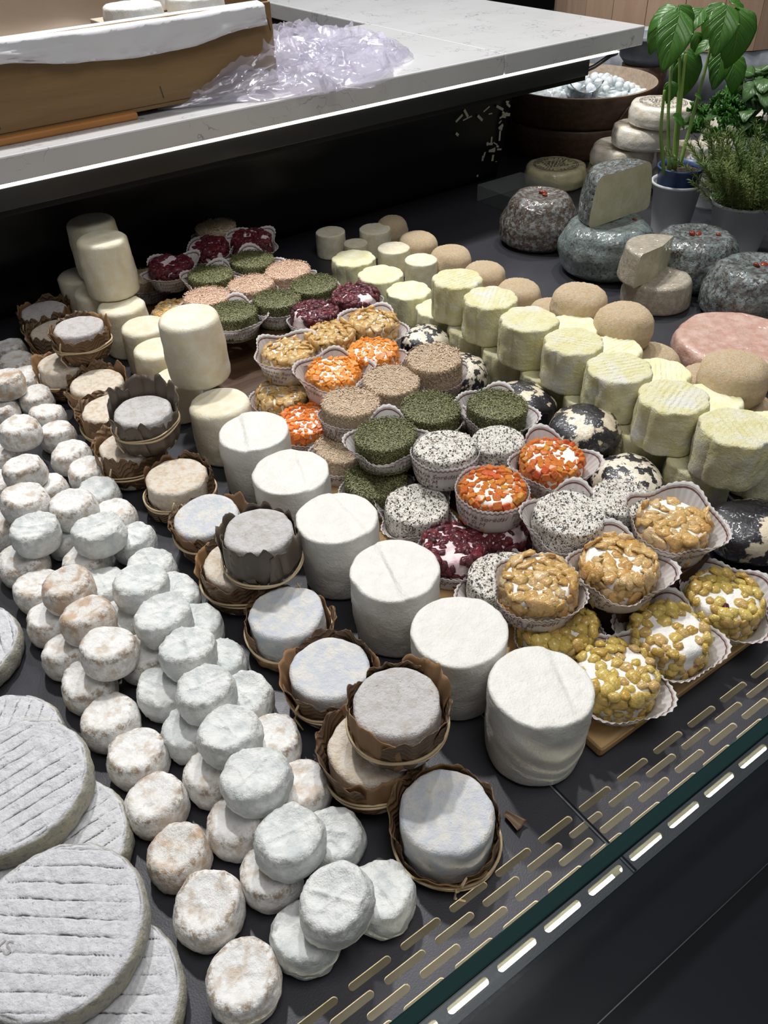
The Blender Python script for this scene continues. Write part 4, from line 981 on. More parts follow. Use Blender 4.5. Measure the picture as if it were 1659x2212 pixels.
# --- film-wrapped mould cheeses
def dome(name, mt, x, y, z, D, h, top, seed, lab, berries, amp=0.05, rot=0.0, film=True):
    t = link('wrapped_cheese', None, loc=(x, y, z), rot=(0, 0, rot)); tag(t, lab, 'cheese', 'film-wrapped mould cheeses')
    H = 2 * h / D; pr = rounded(H, 0.32, 0.30, 0.05, 0.0, 0.05, 7, 6, 10)
    pr = [(r * (1 - (1 - top) * (zz / H) ** 1.3), zz) for r, zz in pr]
    V, Fc = lathe(pr, 80, lump(amp, 1.5, seed, 5, 0.5))
    link('cheese', mk('cheese', V, Fc, MT[mt]), t, scale=D / 2)
    r = random.Random(seed)
    for bx, by in berries:
        V, Fc = None, None
        link('berry', BERRY, t, (bx * D / 2, by * D / 2, h * (0.955 + 0.01 * amp)), (r.random(), r.random(), r.random()), (0.0062, 0.0052, 0.0034))
    return t
BERRY = blob(77, 2, (1, 1, 0.8), 0.2, 1.5, 'berry', MT['berry'])
dome('k', 'brownblue', 0.905, 0.888, 0, 0.128, 0.074, 0.72, 3, 'brown-speckled dome cheese in film, alone at the back by the acrylic block', [(0.05, -0.05), (0.16, 0.06), (0.10, 0.12)])
dome('k', 'bluewrap', 0.905, 0.752, 0, 0.134, 0.070, 0.90, 5, 'blue-grey film-wrapped round carrying a cut half on top', [(0.50, -0.25)], 0.07)
dome('k', 'greyblue', 0.966, 0.646, 0, 0.120, 0.068, 0.86, 8, 'grey-blue dome cheese with three red berries together and one apart', [(-0.10, 0.12), (0.04, 0.02), (-0.02, 0.14), (0.34, -0.28)])
dome('k', 'greyblue', 0.943, 0.536, 0, 0.130, 0.068, 0.78, 12, 'dark grey dome cheese cut off by the right edge above the pink wheel', [(-0.05, 0.02), (0.10, -0.05)])

def piece(prof, a0, arc, mr, mc, seed, name, t, scale):
    pr = [p for p in prof if p[0] > 1e-6]; n = 40
    V, Fc = lathe([prof[0]] + pr + [prof[-1]], n, lump(0.02, 2.0, seed, 4, 0.3), arc, a0)
    link('rind', mk('rind', V, Fc, MT[mr]), t, scale=scale)
    f = lump(0.02, 2.0, seed, 4, 0.3)
    for q, nm in ((a0, 'cut_face'), (a0 + arc, 'cut_face')):
        K = [f(Vector((r * math.cos(q), r * math.sin(q), z))) for r, z in pr]
        a = f(Vector((0, 0, prof[0][1]))); b = f(Vector((0, 0, prof[-1][1])))
        W = [a] + K + [b]; fc = [tuple(range(len(W)))] if q == a0 else [tuple(range(len(W) - 1, -1, -1))]
        link(nm, mk(nm, W, fc, MT[mc], False), t, scale=scale)
Hh = 1.15; pr = rounded(Hh, 0.16, 0.20, 0.03, 0.16, 0.02, 5, 6, 5)
t = link('half_cheese', None, loc=(0.925, 0.752, 0.0685), rot=(0, -0.03, -0.05)); tag(t, 'half of a grey-rind cheese, ivory cut face, standing on the blue-grey round', 'cheese')
piece(pr, 0, PI, 'greyblue', 'paste', 2, 'half', t, 0.060)
pr = rounded(0.80, 0.12, 0.12, 0.02, 0.10, 0.0, 5, 6, 5)
V, Fc = lathe(pr, 56, lump(0.03, 2.0, 3, 4, 0.3)); o = link('small_round', mk('small_round', V, Fc, MT['greycrust']), None, (0.876, 0.632, 0.0), (0, 0, 0.2), 0.047); tag(o, 'grey-crusted small round in film lying under the cut wedge', 'cheese')
t = link('cheese_wedge', None, loc=(0.866, 0.630, 0.0372), rot=(0.02, 0.03, 0.25)); tag(t, 'beige-rind cheese wedge with pale cut side, resting on another piece', 'cheese')
piece(rounded(0.86, 0.08, 0.08, 0.0, 0.10, 0.0, 4, 6, 5), 0.10, PI * 0.92, 'greycrust', 'paste', 4, 'wedge', t, 0.051)

# --- film-wrapped stamped rounds
V, Fc = lathe(rounded(0.62, 0.16, 0.14, 0.03, 0.04, 0.02, 5, 5, 8), 64, lump(0.05, 1.6, 14, 5, 0.5)); ROLL = [mk('stamped_round', V, Fc, MT['wraproll']), mk('stamped_round', V, Fc, MT['wrapolive'])]
def stamp():
    mb = MB()
    for rad in (0.52, 0.56):
        n = 40
        mb.add([(r * math.cos(2 * PI * k / n), r * math.sin(2 * PI * k / n), 0) for r in (rad, rad + 0.014) for k in range(n)], [(k, (k + 1) % n, n + (k + 1) % n, n + k) for k in range(n)])
    r = random.Random(4)
    for k in range(30):
        q = 2 * PI * k / 30 + r.uniform(-0.03, 0.03)
        if k % 7 == 0: continue
        c, s = math.cos(q), math.sin(q)
        mb.add([(0.42 * c - 0.018 * s, 0.42 * s + 0.018 * c, 0), (0.42 * c + 0.018 * s, 0.42 * s - 0.018 * c, 0), (0.50 * c + 0.012 * s, 0.50 * s - 0.012 * c, 0), (0.50 * c - 0.012 * s, 0.50 * s + 0.012 * c, 0)], [(0, 1, 2, 3)])
    for k in range(4):
        y = 0.20 - 0.12 * k; x = -0.3
        while x < 0.26:
            w = r.uniform(0.03, 0.09); mb.add([(x, y, 0), (x + w, y, 0), (x + w + 0.02, y + 0.05, 0), (x + 0.02, y + 0.05, 0)], [(0, 1, 2, 3)]); x += w + 0.03
    return mb.mesh('stamp', MT['stamp'], False)
STAMP = stamp()
for i, (x, y, z, s, k, rot, lab, st) in enumerate([
        (1.112, 1.064, 0.0, 0.056, 1, (0, 0, 0.3), 'olive film-wrapped round with a dark oval stamp, lowest at the left', True),
        (1.207, 1.000, 0.0, 0.056, 0, (0, 0, 1.3), 'cream film-wrapped round at the bottom just behind the olive stamped one', False),
        (1.262, 0.900, 0.0, 0.056, 0, (0, 0, 2.0), 'cream film-wrapped round at the bottom of the stack near the basil pot', False),
        (1.193, 0.985, 0.036, 0.055, 0, (0.0, 0.0, 2.3), 'cream film-wrapped round on the second level, left of the stack', False),
        (1.262, 0.895, 0.036, 0.055, 0, (0, 0, 0.8), 'cream film-wrapped round on the second level near the basil', False),
        (1.205, 0.955, 0.072, 0.055, 0, (0.02, 0.03, 0.6), 'cream film-wrapped round on the third level, tilted', False),
        (1.215, 0.935, 0.109, 0.054, 0, (0.03, 0.02, 0.2), 'top film-wrapped round of the stack, marked with a faint stamp', True),
        (1.390, 0.905, 0.0, 0.056, 0, (0, 0, 1.0), 'film-wrapped round at the bottom behind the basil stems', False),
        (1.390, 0.905, 0.036, 0.056, 0, (0, 0, 2.0), 'film-wrapped round in the middle behind the basil stems', False),
        (1.390, 0.910, 0.072, 0.055, 0, (0, 0, 0.5), 'white-topped film-wrapped round showing between the basil stems', True)]):
    t = link('stamped_round', None, loc=(x, y, z), rot=rot, scale=s); tag(t, lab, 'cheese', 'film-wrapped stamped rounds')
    link('cheese', ROLL[k], t)
    if st: link('ink_stamp', STAMP, t, (0, 0, 0.632), (0, 0, -0.7), (1.25, 1.25, 1))

# --- wooden tubs with small curds
TC = at(1252, 178, 0.11); TC.z = 0
def tub(z, h, R, lab, inner):
    t = link('wooden_tub', None, loc=(TC.x, TC.y, z)); tag(t, lab, 'tub')
    n = 80
    def ring(r, zz): return [(r * math.cos(2 * PI * k / n), r * math.sin(2 * PI * k / n), zz) for k in range(n)]
    rs = [(R * 0.94, 0.0), (R * 0.985, h * 0.15), (R, h * 0.75), (R * 1.005, h - 0.002), (R * 0.995, h)]
    MBo = MB(); vv = []; ff = []
    for r, zz in rs: vv += ring(r, zz)
    for i in range(len(rs) - 1): ff += [(i * n + k, i * n + (k + 1) % n, (i + 1) * n + (k + 1) % n, (i + 1) * n + k) for k in range(n)]
    ff.append(tuple(reversed(range(n))))
    MBo.add(vv, ff).build('outer_wall', MT['tubwood'], t)
    vv = ring(R * 0.995, h) + ring(R * 0.955, h) + ring(R * 0.94, 0.012); ff = []
    for i in range(2): ff += [(i * n + k, i * n + (k + 1) % n, (i + 1) * n + (k + 1) % n, (i + 1) * n + k) for k in range(n)]
    ff.append(tuple(range(2 * n, 3 * n)))
    MB().add(vv, ff).build('inner_wall', MT['tubin'], t)
    # lap seam of the bent wood
    a = -1.9
    MB().tube([((R * 1.004) * math.cos(a + 0.5 * q), (R * 1.004) * math.sin(a + 0.5 * q), h * (0.08 + 0.8 * abs(math.sin(q * 2.2)))) for q in [i / 14 for i in range(15)]], 0.0022, 6).build('lap_edge', MT['tubwood'], t)
    return t
TR = 0.150
tub(0.0, 0.056, TR * 0.985, 'lower dark bent-wood tub under the one filled with curds', False)
tub(0.0562, 0.058, TR, 'upper dark bent-wood tub filled with small white curds', True)
PRL = [blob(50 + i, 2, (1, 0.9, 0.85), 0.25, 1.3, 'curd', MT['pearl']) for i in range(4)]
r = random.Random(8); n = 0; pts = []
while n < 150:
    q = r.random() * 2 * PI; d = math.sqrt(r.random()) * TR * 0.88; p = (d * math.cos(q), d * math.sin(q))
    lift = max(0, 0.022 * (1 - ((p[0] - 0.05) ** 2 + (p[1] + 0.0) ** 2) / 0.006))
    if any((p[0] - a[0]) ** 2 + (p[1] - a[1]) ** 2 < 0.0135 ** 2 for a in pts):
        n += 0.02; continue
    pts.append(p); n += 1
    o = link('white_curd', r.choice(PRL), None, (TC.x + p[0], TC.y + p[1], 0.084 + lift + r.uniform(0, 0.004)), (r.random() * 6, r.random() * 6, 0), r.uniform(0.0078, 0.0100)); tag(o, 'small white curd in the upper dark wooden tub', 'cheese', 'small curds in the tub')
FILL = MB(); vv = [(TR * 0.93 * math.cos(2 * PI * k / 40), TR * 0.93 * math.sin(2 * PI * k / 40), 0.084) for k in range(40)]
t = link('curd_layer', FILL.add(vv + [(0, 0, 0.086)], [(k, (k + 1) % 40, 40) for k in range(40)]).mesh('curd_layer', MT['pearl']), None, (TC.x, TC.y, 0)); tag(t, 'lower layer of small white curds filling the upper tub', 'cheese', kind='stuff')
t = link('metal_scoop', None, loc=(TC.x - 0.010, TC.y - 0.010, 0.098), rot=(0.15, 0.25, 0.9), scale=0.055); tag(t, 'shiny steel scoop lying on the white curds', 'scoop')
def sc(u, v):
    q = PI * (0.05 + 0.9 * u); rad = 0.62 * (1 - 0.35 * v ** 3)
    return (-1.0 + 1.9 * v - 0.25 * math.sin(q) * (1 - v), rad * math.cos(q), -rad * math.sin(q) * 0.85 + 0.45)
V, Fc, uv = grid(sc, 24, 14, 0.02); link('bowl', mk('bowl', V, Fc, MT['steel']), t)
MB().tube([(0.88, 0, 0.25), (1.15, 0, 0.40), (1.7, 0, 0.55), (2.3, 0, 0.60)], [0.10, 0.12, 0.13, 0.10], 10).build('handle', MT['steel'], t)

# --- herbs in pots
def pot(x, y, r, h, lab, name, mat='pot', taper=0.74):
    t = link(name, None, loc=(x, y, 0)); tag(t, lab, 'plant')
    n = [(0, 0), (r * taper, 0.0), (r * (taper + 0.02), 0.004), (r * 0.97, h * 0.93), (r * 1.06, h * 0.94), (r * 1.07, h), (r * 1.02, h), (r * 0.96, h * 0.96), (r * 0.90, h * 0.80), (0, h * 0.79)]
    V, Fc = lathe(n, 56); link('pot', mk('pot', V, Fc, MT[mat]), t)
    return t
def leaf_mesh(seed, L, W, curl, fold, mt, name='leaf', wav=0.04):
    r = random.Random(seed)
    def f(u, v):
        s = 2 * u - 1; w = W * (math.sin(PI * min(1, v ** 0.75)) ** 0.8) * (1 - 0.25 * v) + 0.001
        y = L * v; a = curl * v
        yy = L * math.sin(a) / curl if abs(curl) > 1e-3 else y; zz = -L * (1 - math.cos(a)) / curl if abs(curl) > 1e-3 else 0
        puff = 0.05 * L * (1 - s * s) + wav * L * math.sin(9 * v + seed) * s * s * 0.5 + 0.018 * L * math.sin(v * 26 - abs(s) * 9) * abs(s)
        return (s * w, yy, zz + abs(s) * w * fold + puff)
    V, Fc, uv = grid(f, 14, 20, 0.0004)
    return mk(name, V, Fc, MT[mt], uvs=uv)
def place_leaf(parent, me, p, az, pitch, roll=0.0, s=1.0, name='leaf'):
    o = link(name, me, parent, p, None, s)
    o.rotation_euler = (Matrix.Rotation(az, 3, 'Z') @ Matrix.Rotation(pitch, 3, 'X') @ Matrix.Rotation(roll, 3, 'Y')).to_euler(); return o
BP = Vector((1.086, 0.782, 0))
t = pot(BP.x, BP.y, 0.037, 0.080, 'tall basil in a navy inner pot set in a white pot', 'potted_basil')
V, Fc = lathe([(0, 0.05), (0.030, 0.05), (0.0325, 0.098), (0.0345, 0.099), (0.0345, 0.102), (0.0325, 0.102), (0.031, 0.094)], 48); link('inner_pot', mk('inner_pot', V, Fc, MT['potblue']), t)
V, Fc = lathe([(0.031, 0.093), (0.02, 0.0955), (0.008, 0.097), (0, 0.0965)], 40, lambda v: v + Vector((0, 0, 0.003 * noise.noise(v * 160)))); link('soil', mk('soil', V, Fc, MT['soil']), t)
BL = [leaf_mesh(i, 0.062, 0.0215, c, 0.25, 'basil') for i, c in enumerate((1.3, 0.9, 1.6, 0.5))]
CAMD = Vector((-0.55, -0.75, 0.35))
def basil_at(u, v, dz):   # a point on the sight line at the pot's distance
    d = RIGHT * (u - CX) + DOWN * (v - CY) + FWD * F; k = (BP.y + dz) / d.y
    return Vector((0, 0, CAM_H)) + d * k - BP
tips = []
for k, (u0, v0, u1, v1, dz) in enumerate([(1440, 350, 1436, 190, 0.0), (1450, 352, 1450, 130, 0.02), (1462, 350, 1482, 110, 0.0), (1470, 345, 1560, 10, 0.01), (1458, 348, 1468, 20, 0.03)]):
    a = basil_at(u0, v0, 0); a.z = 0.094; b = basil_at(u1, v1, dz)
    c = (a + b) / 2 + Vector((0.004 * (k - 2), 0.002, 0.006))
    P = [a + (c - a) * s * 2 if s < 0.5 else c + (b - c) * (s - 0.5) * 2 for s in [i / 10 for i in range(11)]]
    P = [(P[max(0, i - 1)] + P[i] * 2 + P[min(10, i + 1)]) / 4 for i in range(11)]
    MB().tube(P, [0.0030 - 0.0012 * i / 10 for i in range(11)], 8).build('stem', MT['stem'], t)
# big leaves: base pixel, screen angle of tip, size
def screen_dir(ang): return RIGHT * math.cos(ang) + DOWN * math.sin(ang)
def basil_leaf(u, v, ang, s, dz, me=0, face=0.45, mt=None):
    p = basil_at(u, v, dz); y = (screen_dir(ang) + FWD * 0.05).normalized()
    nrm = (-FWD * face + Vector((0, 0, 1)) * (1 - face)); nrm = (nrm - y * nrm.dot(y)).normalized(); x = y.cross(nrm)
    M = Matrix((x, y, nrm)).transposed()
    o = link('leaf', BL[me], t, p, None, s * 0.74); o.rotation_euler = M.to_euler(); return o
for a in [(1468, 25, 1.80, 1.55, -0.02, 3, 0.75), (1455, 30, 2.30, 1.25, 0.02, 0, 0.6), (1462, 18, 2.75, 0.95, 0.01, 1, 0.4), (1466, 12, 1.15, 1.05, 0.0, 1, 0.6), (1470, 60, 1.30, 0.8, 0.03, 0, 0.5),
          (1560, 8, 2.10, 1.10, 0.01, 1, 0.5), (1570, 12, 1.75, 1.35, -0.03, 3, 0.75), (1590, 18, 1.45, 1.75, -0.01, 0, 0.75), (1575, 5, 0.2, 0.8, 0.0, 1, 0.45), (1500, 70, 1.2, 0.75, 0.03, 0, 0.6), (1520, 20, 2.3, 0.9, 0.0, 3, 0.6),
          (1478, 112, 1.35, 1.45, 0.03, 0, 0.8), (1560, 105, 1.7, 1.2, 0.02, 3, 0.8), (1580, 120, 1.3, 1.25, 0.05, 1, 0.8), (1545, 88, 2.8, 0.7, 0.0, 1, 0.5), (1448, 175, 1.5, 0.7, 0.02, 0, 0.6), (1452, 250, 0.4, 0.65, 0.0, 1, 0.5), (1480, 110, 2.6, 0.3, 0.0, 3, 0.5), (1484, 108, 0.3, 0.3, 0.0, 3, 0.5), (1500, 205, 0.2, 0.4, 0.0, 1, 0.5)]:
    basil_leaf(*a)

RP = Vector((1.108, 0.678, 0))
t = pot(RP.x, RP.y, 0.046, 0.074, 'bushy rosemary in a white plastic pot at the right edge', 'potted_rosemary')
V, Fc = lathe([(0.043, 0.060), (0.02, 0.066), (0, 0.066)], 40); link('soil', mk('soil', V, Fc, MT['soil']), t)
def sprig(seed, L):
    r = random.Random(seed); mb = MB(); bend = Vector((r.uniform(-0.25, 0.25), r.uniform(-0.25, 0.25), 0))
    pt = lambda s: Vector((0, 0, L * s)) + bend * (L * s * s)
    mb.tube([pt(i / 6) for i in range(7)], [0.0010 - 0.0005 * i / 6 for i in range(7)], 5)
    nn = int(L * 950)
    for k in range(nn):
        s = 0.12 + 0.88 * k / nn; p = pt(s); q = k * 2.4 + r.uniform(-0.3, 0.3); el = r.uniform(0.5, 1.1)
        d = Vector((math.cos(q) * math.cos(el), math.sin(q) * math.cos(el), math.sin(el))); l = r.uniform(0.011, 0.019) * (1 - 0.35 * s)
        sd = d.cross(Vector((0, 0, 1))).normalized() * 0.00085; up = sd.cross(d).normalized() * 0.0006
        m_ = p + d * l * 0.5 + Vector((0, 0, 0.0006)); e_ = p + d * l
        mb.add([p - sd * 0.5, p + sd * 0.5, m_ + sd, m_ - sd, m_ + up, e_], [(0, 1, 2, 4), (0, 4, 3), (3, 4, 5), (4, 2, 5), (0, 3, 2, 1), (3, 5, 2)])
    return mb.mesh('sprig', MT['rosemary'], False)
SPR = [sprig(i, L) for i, L in enumerate((0.105, 0.085, 0.125, 0.095, 0.07, 0.115))]
r = random.Random(21)
for k in range(110):
    q = r.random() * 2 * PI; d = math.sqrt(r.random()) * 0.036; lean = d / 0.036 * 0.80 + r.uniform(-0.1, 0.12)
    o = link('sprig', SPR[k % 6], t, (d * math.cos(q), d * math.sin(q), 0.062), None, r.uniform(0.8, 1.05))
    o.rotation_euler = (Matrix.Rotation(q, 3, 'Z') @ Matrix.Rotation(lean, 3, 'Y') @ Matrix.Rotation(r.random() * 6, 3, 'Z')).to_euler()

# parsley between the two pots
PP = at(1560, 292, 0.11); PP.z = 0
t = pot(PP.x, PP.y, 0.040, 0.078, 'curly parsley in a white pot between basil and rosemary', 'potted_parsley')
V, Fc = lathe([(0.037, 0.066), (0.0, 0.068)], 30); link('soil', mk('soil', V, Fc, MT['soil']), t)
def frill(seed):
    r = random.Random(seed)
    def f(u, v):
        q = (u - 0.5) * 5.6; rad = v * (1 + 0.25 * math.sin(q * 5 + seed)); return (rad * math.sin(q) * 0.9, rad * math.cos(q), 0.25 * v * math.sin(q * 11 + seed) + 0.35 * v * v)
    V, Fc, uv = grid(f, 60, 4, 0.01); return mk('parsley_leaf', V, Fc, MT['parsley'], uvs=uv)
FRL = [frill(i) for i in range(3)]
r = random.Random(31)
for k in range(80):
    q = r.random() * 2 * PI; el = r.uniform(0.25, 1.5); d = r.uniform(0.035, 0.062)
    p = Vector((math.cos(q) * math.cos(el) * d * 1.1, math.sin(q) * math.cos(el) * d * 1.1, 0.098 + math.sin(el) * d * 1.2))
    o = link('parsley_leaf', FRL[k % 3], t, p, (r.uniform(-1, 1), r.uniform(-1, 1), r.random() * 6), r.uniform(0.008, 0.013))
for k in range(7):
    q = k * 0.9; MB().tube([(0.012 * math.cos(q), 0.012 * math.sin(q), 0.066), (0.02 * math.cos(q), 0.02 * math.sin(q), 0.10), (0.034 * math.cos(q), 0.034 * math.sin(q), 0.135)], 0.0011, 6).build('stem', MT['stem'], t)
# coriander-like herb behind the rosemary
CP = at(1640, 222, 0.15); CP.z = 0
t = pot(CP.x, CP.y, 0.040, 0.078, 'broad-leaved dull green herb in a pot behind the rosemary', 'potted_herb')
V, Fc = lathe([(0.037, 0.066), (0.0, 0.068)], 30); link('soil', mk('soil', V, Fc, MT['soil']), t)
ML = [leaf_mesh(40 + i, 0.042, 0.020, c, 0.15, 'mint', 'leaf', 0.14) for i, c in enumerate((1.2, 0.8, 1.5))]
r = random.Random(41)
for k in range(34):
    q = r.random() * 2 * PI; z = r.uniform(0.10, 0.195); d = r.uniform(0.005, 0.05)
    place_leaf(t, ML[k % 3], (d * math.cos(q), d * math.sin(q), z), q - PI / 2, r.uniform(-0.3, 0.5), r.uniform(-0.3, 0.3), r.uniform(0.8, 1.2))
for k in range(6):
    q = k * 1.05; MB().tube([(0.01 * math.cos(q), 0.01 * math.sin(q), 0.066), (0.018 * math.cos(q), 0.018 * math.sin(q), 0.12), (0.03 * math.cos(q), 0.03 * math.sin(q), 0.18)], 0.0012, 6).build('stem', MT['stem'], t)

# --- wooden box on the worktop
CT = 0.245
t = link('wooden_box', None, loc=(0.30, 1.05, CT)); tag(t, 'long brown wooden box on the marble worktop, lined with paper', 'box')
X0, X1, Y1, BH = -0.75, 0.262, 0.20, 0.100
MB().box((X0, 0.0, 0.010), (X1, 0.006, BH), 0.001).build('front_panel', MT['boxwood'], t, False)
MB().box((X0, Y1, 0.010), (X1, Y1 + 0.006, BH + 0.005), 0.001).build('back_panel', MT['boxwood'], t, False)
MB().box((X1 - 0.010, 0.0062, 0.010), (X1, Y1 - 0.0002, BH + 0.006), 0.001).build('end_panel', MT['boxwood'], t, False)
MB().box((X0, 0.0, 0.006), (X1, Y1 + 0.006, 0.0098)).build('base', MT['boxwood'], t, False)
MB().box((X0, -0.010, 0.0), (0.06, 0.004, 0.0082), 0.002).build('batten', MT['batten'], t, False)
MB().box((X0, Y1 - 0.01, 0.0), (X1, Y1 + 0.004, 0.0058), 0.001).build('batten', MT['batten'], t, False)
for x, z, a in [(0.098, 0.022, 0.1), (-0.100, 0.022, 0.15), (0.256, 0.075, 0.05)]:
    MB().tube([(x, -0.0006, z + 0.007), (x + 0.002, -0.0006, z - 0.006)], 0.0006, 6).build('staple', MT['stamp'], t)
def pap(u, v):
    x = -0.745 + 0.995 * u
    if v < 0.45:
        s = v / 0.45; y = 0.0075 - 0.0105 * (1 - s) ** 0.3 if s > 0.9 else -0.0035; z = BH + 0.002 - (1 - s) * (0.031 + 0.006 * math.sin(u * 17) + 0.006 * noise.noise(Vector((u * 14, 1, 0))))
        y -= 0.0030 * (1.2 + noise.noise(Vector((u * 22, s * 2, 3))) + 0.8 * (1 - abs(noise.noise(Vector((u * 40 + s * 6, s * 5, 5)))) * 2)) * (1 - s * 0.5)
    else:
        s = (v - 0.45) / 0.55; y = 0.0085 + 0.003 * s + 0.003 * noise.noise(Vector((u * 15, s * 3, 9))) + 0.003; z = BH + 0.0025 - s * 0.075
    return (x, y, z)
V, Fc, uv = grid(pap, 120, 24, 0.0004); o = link('wrapping_paper', mk('wrapping_paper', V, Fc, MT['paper']), None, (0.30, 1.05, CT)); tag(o, 'white paper sheet folded over the front rim of the wooden box', 'paper')
def pap2(u, v):
    x = -0.745 + 0.985 * u; s = v
    return (x, Y1 - 0.004 - 0.006 * (1 + noise.noise(Vector((u * 11, v * 2, 1)))) - 0.05 * (1 - v) ** 3, 0.018 + (BH + 0.016 + 0.004 * math.sin(u * 13)) * v)
V, Fc, uv = grid(pap2, 100, 16, 0.0004); o = link('liner_paper', mk('liner_paper', V, Fc, MT['tanpaper']), None, (0.30, 1.05, CT)); tag(o, 'tan paper lining the rear side of the wooden box', 'paper')
V, Fc = lathe(rounded(0.5, 0.1, 0.1, 0.0, 0.0, 0.0, 4, 4, 6), 56, lump(0.06, 2.0, 9, 4, 0.3)); BX = mk('fresh_round', V, Fc, MT['fresh'])
for k, (u, v, lab) in enumerate([(318, 28, 'fresh white round in the wooden box, left of the three'), (440, 10, 'fresh white round in the wooden box, right of the three'), (385, 4, 'fresh white round at the back of the wooden box')]):
    p = at(u, v, CT + 0.085); o = link('fresh_round', BX, None, (p.x, min(max(p.y, 1.05 + 0.054), 1.05 + Y1 - 0.058), CT + 0.0865 + 0.004), (0, 0, k), 0.036); tag(o, lab, 'cheese', 'fresh rounds in the box')
    o.location.y = (1.11, 1.115, 1.185)[k]; o.location.x = (0.405, 0.490, 0.462)[k]
    q = link('cheese_stand', None); bpy.data.objects.remove(q)
o = MB().box((0.372, 1.075, CT + 0.0105), (0.525, 1.178, CT + 0.0900), 0.001).build('inner_box', MT['tanpaper'], smooth=False); tag(o, 'inner carton raising the fresh rounds inside the wooden box', 'box')

# --- crumpled cling film
def film(u, v, seed, w, hgt, pts):
    n = len(pts) - 1; s = min(u * n, n - 1e-6); i = int(s); f = s - i
    a = Vector(pts[i][:2]).lerp(Vector(pts[i + 1][:2]), f); wd = pts[i][2] * (1 - f) + pts[i + 1][2] * f; hh = pts[i][3] * (1 - f) + pts[i + 1][3] * f
    d = (Vector(pts[i + 1][:2]) - Vector(pts[i][:2])).normalized(); pr = Vector((-d.y, d.x)); c = 2 * v - 1
    q = Vector((u * 6, v * 4, seed))
    rid = 1 - abs(noise.noise(q * 1.1)) * 2; r2 = 1 - abs(noise.noise(q * 2.6 + Vector((3, 3, 3)))) * 2; r3 = 1 - abs(noise.noise(q * 6)) * 2
    p = a + pr * (c * wd) + Vector((noise.noise(q * 1.7 + Vector((9, 0, 0))), noise.noise(q * 1.7 + Vector((0, 9, 0))))) * wd * 0.40
    z = CT + 0.0015 + max(0, hh * (1 - abs(c) ** 2.2) * (0.55 + 0.40 * rid + 0.28 * r2 + 0.10 * r3))
    return (p.x, p.y, z)
def worldpt(u, v, w, h): p = at(u, v, CT); return (p.x, p.y, w, h)
FP = [worldpt(340, 238, 0.006, 0.010), worldpt(450, 222, 0.016, 0.020), worldpt(560, 205, 0.045, 0.045), worldpt(640, 185, 0.080, 0.060), worldpt(710, 165, 0.085, 0.055), worldpt(765, 135, 0.075, 0.040), worldpt(830, 105, 0.040, 0.012)]
t = link('cling_film', None, loc=(0, 0, 0)); tag(t, 'crumpled lilac cling film heap beside the wooden box', 'plastic film')
for k, (sd, hs) in enumerate(((1, 1.0), (5, 0.7), (9, 0.42))):
    V, Fc, uv = grid(lambda u, v: film(u, v, sd, 0, 0, [(a, max(b, 1.03 + c * 0.4) , c, d * hs) for a, b, c, d in FP]), 110, 60); link('sheet', mk('sheet', V, Fc, MT['film'], smooth=(k != 0)), t)

# --- things far behind
t = link('round_barrel', None, loc=(2.00, 1.50, 0.0)); tag(t, 'large pinkish wooden tub with grey base behind the herbs', 'tub')
for k in range(26):
    a = 2 * PI * k / 26; R = 0.34; hw = math.pi * R / 26 * 0.985
    c = Vector((R * math.cos(a), R * math.sin(a), 0)); tn = Vector((-math.sin(a), math.cos(a), 0)); ou = Vector((math.cos(a), math.sin(a), 0))
    V = [c + tn * s * hw + ou * d + Vector((0, 0, z)) for z in (0.10, 0.36) for s, d in ((-1, -0.012), (1, -0.012), (1, 0), (-1, 0))]
    MB().add(V, [(0, 1, 2, 3), (7, 6, 5, 4), (0, 4, 5, 1), (1, 5, 6, 2), (2, 6, 7, 3), (3, 7, 4, 0)]).build('stave', MT['barrel'], t, False)
V, Fc = lathe([(0.32, 0.0), (0.337, 0.0), (0.339, 0.10), (0.326, 0.10)], 60); link('base_band', mk('base_band', V, Fc, MT['zinc']), t)
V, Fc = lathe([(0.341, 0.315), (0.346, 0.317), (0.346, 0.335), (0.341, 0.337)], 60); link('hoop', mk('hoop', V, Fc, MT['barrel']), t)
p = at(1395, 118, 0.09)
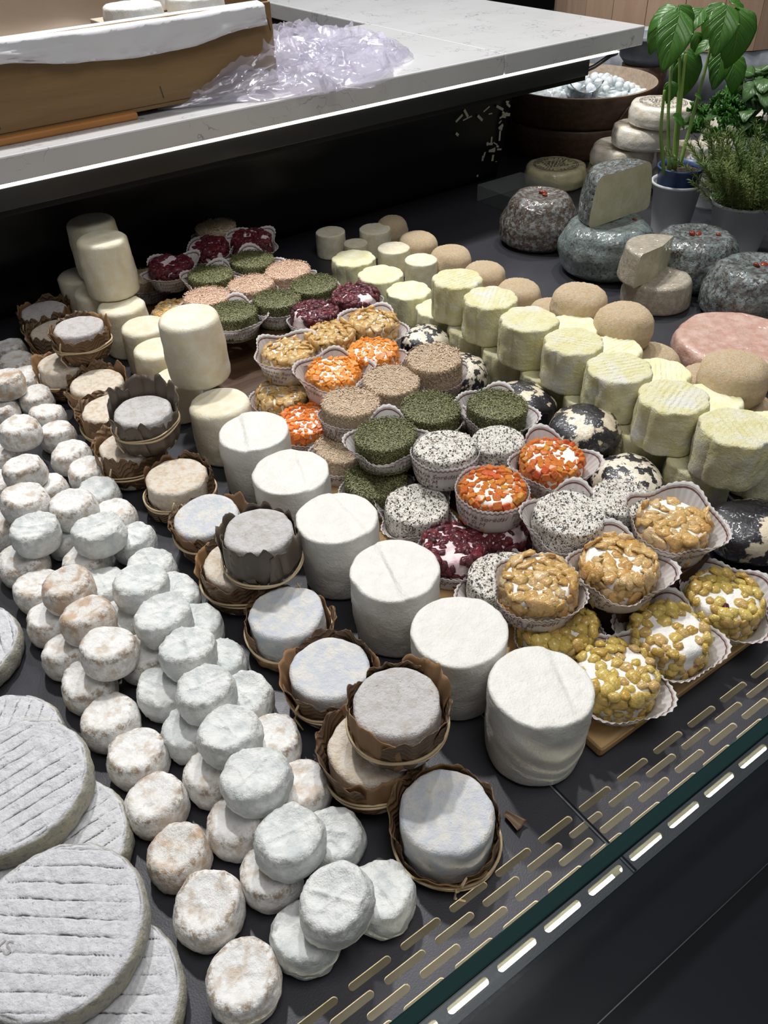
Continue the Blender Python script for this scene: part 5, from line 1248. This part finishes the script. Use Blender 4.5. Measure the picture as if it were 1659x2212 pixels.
t = link('zinc_bucket', None, loc=(1.625, 1.315, 0.0)); tag(t, 'mottled zinc bucket behind the end of the marble worktop', 'bucket')
V, Fc = lathe([(0, 0.09), (0.045, 0.09), (0.058, 0.105), (0.064, 0.15), (0.066, 0.15), (0.062, 0.14), (0.055, 0.11), (0, 0.10)], 50); link('body', mk('body', V, Fc, MT['zinc']), t)
V, Fc = lathe([(0, 0), (0.05, 0), (0.05, 0.0895), (0, 0.0895)], 30); link('stand', mk('stand', V, Fc, MT['tubwood']), t)
t = link('wooden_crate', None, loc=(0.62, 1.74, CT)); tag(t, 'brown wooden crate edge at the top behind the marble slabs', 'box')
MB().box((-0.5, 0.0, -0.02), (0.285, 0.012, 0.16), 0.001).build('side_panel', MT['boxwood'], t, False)
MB().box((-0.5, 0.012, -0.02), (0.285, 0.25, -0.008)).build('base', MT['boxwood'], t, False)
MB().box((-0.5, 0.0, -0.9), (0.29, 0.25, -0.021)).build('stand', MT['dark'], t, False)
# bits on the deck
r = random.Random(3)
for k, (x, y, lab) in enumerate([(0.130, 0.300, 'crinkled scrap of clear film on the deck by the crottins')]):
    V, Fc, uv = grid(lambda u, v: (0.010 * (u - 0.5) + 0.003 * noise.noise(Vector((u * 4, v * 4, 2))), 0.008 * (v - 0.5) + 0.003 * noise.noise(Vector((u * 4, v * 4, 7))), 0.0005 + 0.004 * abs(noise.noise(Vector((u * 5, v * 5, 1))))), 16, 12)
    o = link('film_scrap', mk('film_scrap', V, Fc, MT['film'], False), None, (x, y, 0)); tag(o, lab, 'plastic film')
o = link('leaf_scrap', mk('leaf_scrap', *grid(lambda u, v: (0.014 * (u - 0.5) * (1 - v * 0.7), 0.020 * (v - 0.5), 0.0006 + 0.003 * (u - 0.5) ** 2 * 4 + 0.001 * noise.noise(Vector((u * 3, v * 3, 0)))), 8, 8, 0.0004)[:2], MT['leaf']), None, at(1108, 1772, 0.0025), (0, 0, 0.2), 0.7); tag(o, 'small torn brown leaf scrap on the deck seam', 'leaf')
